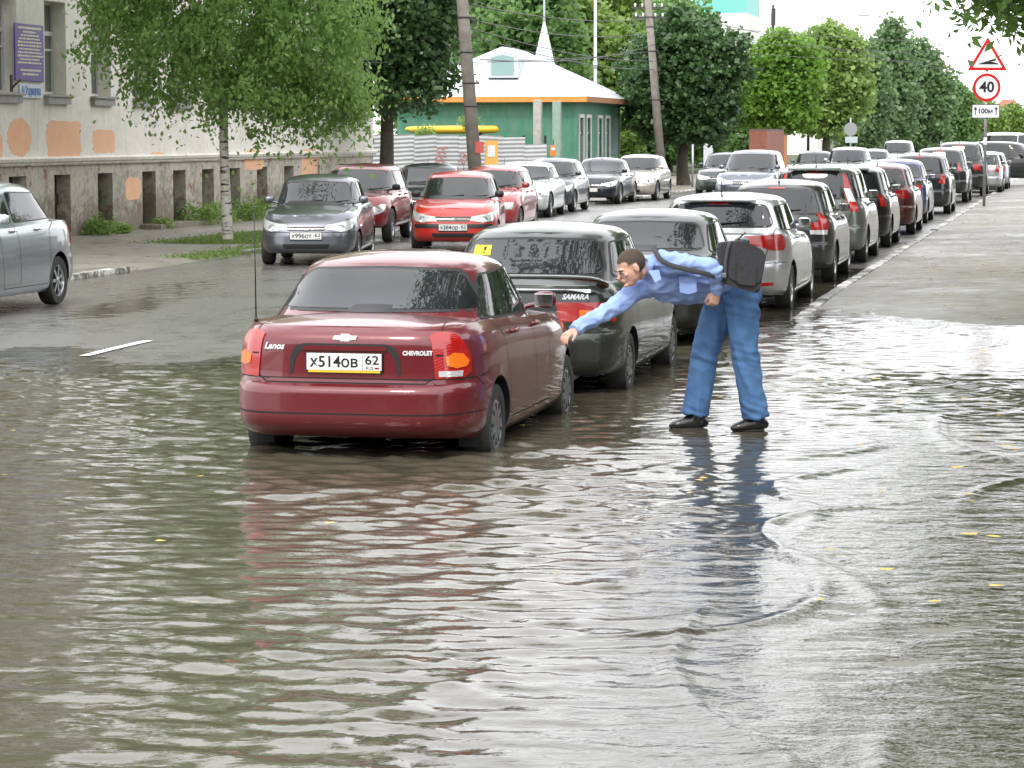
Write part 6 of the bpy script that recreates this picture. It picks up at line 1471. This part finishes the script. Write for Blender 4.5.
    for a, c, e, xo in ((hipN, knN, anN, .01), (hipF, knF, anF, 0)):
        tube(b, [pel.lerp(a, .6), a+V((0, 0, -.03)), a.lerp(c, .5), c, c.lerp(e, .5), e+V((.0, 0, .02))], [(.12, .12), (.124, .118), (.114, .108), (.096, .093), (.092, .094), (.094, .102)], 18, ref=V((0, 1, 0)), sub=4)
    def wr2(me):
        n = len(me.vertices); co = np.empty(n*3, np.float32); me.vertices.foreach_get('co', co); no = np.empty(n*3, np.float32); me.vertices.foreach_get('normal', no); co = co.reshape(-1, 3); no = no.reshape(-1, 3)
        for i in range(n):
            p = co[i]; q = V((float(p[0])*12+float(p[2])*4, float(p[1])*9, float(p[2])*4.5-float(p[0])*4)); a = noise.noise(q); kn = math.exp(-((float(p[2])-.56)/.12)**2)+math.exp(-((float(p[2])-.15)/.1)**2)+math.exp(-((float(p[2])-.95)/.12)**2); c = noise.noise(V((float(p[0])*9, float(p[1])*9, float(p[2])*26+float(p[0])*9)))
            co[i] += no[i]*((1-abs(a)*2.2)*.011+c*.011*kn)
        me.vertices.foreach_set('co', co.ravel())
    adopt(voxel(b, .009, TR, 5, 'trousers', wr2))
    SHO = mat('black_leather', (.012, .011, .011), .28, 0, .4)
    for e, hdg in ((anN, V((-1, -.28, 0))), (anF, V((-1, -.1, 0)))):
        b = bmesh.new(); shoe_bm(b, e, hdg, 1, -.004); adopt(voxel(b, .007, SHO, 3, 'shoe'))
        b = bmesh.new(); tube(b, [V((e.x+.055, e.y, .004)), V((e.x-.06, e.y-.01, .004)), V((e.x-.165, e.y-.03, .004))], [(.04, .012), (.047, .012), (.03, .010)], 10, sub=3, rnd=True); adopt(obj('shoe_sole', b, INT, None, 50))
    # shoulder bag: a thing of its own
    BG = rough_mat('black_nylon', (.012, .013, .015), (.028, .029, .033), 14, (.6, .8), .35, 60); BG2 = rough_mat('bag_piping', (.04, .04, .045), (.06, .06, .065), 9)
    c = X(740, 265, 19.42); B = empty('shoulder_bag', c, 0, 'black fabric shoulder bag hanging on the bending man\'s back', 'bag')
    b = bmesh.new(); pl = rpoly([(-.155, .150), (.02, .165), (.145, .105), (.165, .06), (.125, -.185), (.0, -.15), (-.125, -.115)], .035, 4)
    prism(b, pl, -.05, .07); bmesh.ops.bevel(b, geom=[e for e in b.edges if abs(e.verts[0].co.y-e.verts[1].co.y) < 1e-4], offset=.018, segments=3, affect='EDGES')
    obj('bag_body', b, BG, B, 50)
    b = bmesh.new(); pl2 = rpoly([(-.06, .158), (.02, .163), (.14, .104), (.16, .06), (.128, -.12), (.0, -.11), (-.085, -.08)], .035, 4); prism(b, pl2, -.064, -.045); bmesh.ops.bevel(b, geom=b.edges[:], offset=.004, segments=2, affect='EDGES'); obj('flap', b, BG, B, 50)
    b = bmesh.new(); tube(b, [V((-.075, -.066, .155)), V((-.10, -.066, .03)), V((-.10, -.062, -.09))], [(.012, .004)]*3, 6, ref=V((0, 1, 0)), sub=3); obj('zip', b, BG2, B)
    b = bmesh.new(); prism(b, rpoly([(-.03, .02), (.105, .0), (.10, -.135), (.0, -.12), (-.03, -.11)], .02), -.078, -.060); bmesh.ops.bevel(b, geom=b.edges[:], offset=.005, segments=2, affect='EDGES'); obj('pocket', b, BG, B, 50)
    b = bmesh.new(); box(b, (-.108, -.068, -.06), (.025, .01, .03), bevel=.003); obj('buckle', b, STEEL, B)
    B.scale = (1.1, 1.1, 1.1)
    sp = [X(722, 277, 19.42), X(712, 275, 19.33), X(700, 272, 19.30), X(685, 268.5, 19.29), X(670, 264.5, 19.305), X(661, 259.5, 19.33), X(657, 254, 19.40), X(655, 249.5, 19.52), X(662, 252, 19.62), X(690, 262, 19.66), X(722, 270, 19.60)]
    b = bmesh.new(); tube(b, [(p-c)/1.1 for p in sp], [(.017, .004)]*len(sp), 8, ref=V((-.25, -1, .3)), sub=4); obj('strap', b, BG, B, 60)
    b = bmesh.new(); pl = rpoly([(-.155, .13), (-.10, .155), (.06, .14), (.02, .12), (-.10, .13)], .01)
    tube(b, [V((-.02, 0, .165)), V((.01, 0, .195)), V((.035, 0, .215))], [(.006, .006)]*3, 6); obj('loose_strap_end', b, BG2, B)
def build_passer():
    s_ = 33.; p = P(349, s_, .06); T = empty('person', p, 0, 'person in open dark jacket over pale shirt walking under the dark maple', 'person')
    JK = mat('dark_jacket', (.015, .016, .02), .8); PS = mat('pale_shirt', (.55, .62, .72), .8); TRO = mat('dark_trousers', (.03, .03, .035), .8)
    b = bmesh.new(); head_bm(b, V((0, 0, 1.66)), *frame(V((.2, -1, -.1)), V((0, 0, 1))), 1.0)
    tube(b, [V((0, 0, 1.60)), V((0, 0, 1.45))], .055, 10); tube(b, [V((0, 0, .92)), V((0, 0, 1.15)), V((0, 0, 1.40)), V((0, 0, 1.48))], [(.15, .11), (.14, .10), (.18, .11), (.08, .07)], 12, ref=V((0, 1, 0)), sub=3)
    for q in (-1, 1):
        tube(b, [V((q*.17, 0, 1.42)), V((q*.26, .02, 1.15)), V((q*.24, -.1, .92))], [.05, .04, .028], 8, sub=3); hand_bm(b, V((q*.24, -.1, .92)), V((0, -.2, -1)), V((q, 0, 0)), q, .5)
        tube(b, [V((q*.09, 0, .92)), V((q*.10, -.06*q, .48)), V((q*.10, .10*q, .08))], [.085, .058, .04], 8, sub=3)
    body = voxel(b, .014, SKIN, 2, 'body'); body.parent = T
    b = bmesh.new(); tube(b, [V((0, .01, .85)), V((0, .01, 1.2)), V((0, 0, 1.42)), V((0, 0, 1.50))], [(.20, .14), (.19, .13), (.22, .13), (.10, .08)], 14, ref=V((0, 1, 0)), sub=3)
    for q in (-1, 1): tube(b, [V((q*.17, 0, 1.43)), V((q*.27, .02, 1.15)), V((q*.245, -.09, .96))], [.07, .06, .05], 10, sub=3)
    o = voxel(b, .014, JK, 3, 'jacket'); o.parent = T
    b = bmesh.new(); prism(b, [(-.04, .95), (.05, .95), (.075, 1.2), (.06, 1.45), (-.05, 1.45), (-.07, 1.2)], -.15, -.05); bmesh.ops.bevel(b, geom=b.edges[:], offset=.01, segments=2, affect='EDGES'); obj('shirt', b, PS, T)
    b = bmesh.new()
    for q in (-1, 1): tube(b, [V((q*.07, 0, .95)), V((q*.10, -.06*q, .48)), V((q*.10, .10*q, .08))], [.11, .08, .07], 10, sub=3)
    o = voxel(b, .014, TRO, 2, 'trousers'); o.parent = T
    for q in (-1, 1):
        b = bmesh.new(); shoe_bm(b, V((q*.10, .10*q, .085)), V((.1, -1, 0))); obj('shoe', b, BLACK, T, 60)
    b = bmesh.new(); r = bmesh.ops.create_icosphere(b, subdivisions=3, radius=1); dl = []
    for v in r['verts']:
        q = V((v.co.x*.084, v.co.y*.105+.018, v.co.z*.096+.035))
        if not (q.z > (.06 if q.y < -.03 else -.02)): dl.append(v)
        v.co = V((0, 0, 1.66))+q
    bmesh.ops.delete(b, geom=dl, context='VERTS'); bmesh.ops.solidify(b, geom=b.faces[:], thickness=.006); obj('hair', b, mat('dark_hair', (.02, .015, .01), .8), T, 60)
# ================================================================== light, camera
def build_light():
    w = bpy.data.worlds.new('World'); SC.world = w; w.use_nodes = True; t = NT(w); t.t = w.node_tree; t.n = t.t.nodes
    bg = t.n['Background']; sky = t.add('ShaderNodeTexSky', sky_type='NISHITA'); sky.sun_disc = False; sky.sun_elevation = DEG(52); sky.sun_rotation = DEG(200); sky.air_density = 1; sky.dust_density = 3
    tc = t.add('ShaderNodeTexCoord').outputs['Generated']
    mp = t.add('ShaderNodeMapping'); mp.inputs['Scale'].default_value = (1, 1, 2.2); t.l(tc, mp.inputs['Vector'])
    n = t.noise(mp.outputs['Vector'], 1.6, 6, .55, .4)
    sc = t.add('ShaderNodeVectorMath', operation='SCALE'); t.l(sky.outputs[0], sc.inputs[0]); sc.inputs['Scale'].default_value = .10
    cloud = t.mix(n, (1.10, 1.11, 1.14), (1.48, 1.48, 1.50))
    c = t.mix(.88, sc.outputs[0], cloud); t.l(c, bg.inputs['Color']); bg.inputs['Strength'].default_value = WS
    s = bpy.data.lights.new('sun', 'SUN'); s.energy = 1.5; s.angle = DEG(14); s.color = (1, .95, .86); o = bpy.data.objects.new('sun', s); COL.objects.link(o)
    el, az = DEG(52), DEG(200)                                    # from behind the camera, a little to the left
    d = V((math.sin(az)*math.cos(el), math.cos(az)*math.cos(el), math.sin(el))); o.rotation_euler = d.to_track_quat('Z', 'Y').to_euler(); o.location = d*60
    c = bpy.data.cameras.new('camera'); cam = bpy.data.objects.new('camera', c); COL.objects.link(cam); cam.location = (0, 0, CH); cam.rotation_euler = (PI/2-PITCH, 0, 0)
    c.sensor_width = 36; c.lens = F/1024*36; c.clip_start = .1; c.clip_end = 5000; SC.camera = cam
    c.dof.use_dof = False
    vs = SC.view_settings; vs.view_transform = 'Standard'; vs.look = 'None'; vs.exposure = EXPO; vs.gamma = 1
    SC.cycles.max_bounces = 6; SC.cycles.transparent_max_bounces = 12; SC.cycles.use_denoising = True
def build_haze():
    m = bpy.data.materials.new('haze'); m.use_nodes = True; nt = m.node_tree; nt.nodes.clear(); o = nt.nodes.new('ShaderNodeOutputMaterial'); v = nt.nodes.new('ShaderNodeVolumePrincipled')
    v.inputs['Color'].default_value = (.93, .96, 1, 1); v.inputs['Density'].default_value = HAZE; nt.links.new(v.outputs[0], o.inputs['Volume'])
    b = bmesh.new(); box(b, (0, 140, 13.0), (440, 360, 30)); q = obj('haze', b, m); q['kind'] = 'stuff'
WS = 1.5; EXPO = .5; HAZE = 0
build_light(); build_ground(); build_left_building(); build_house(); build_street(); build_trees(); build_cars(); build_man(); build_passer()
if HAZE: build_haze()
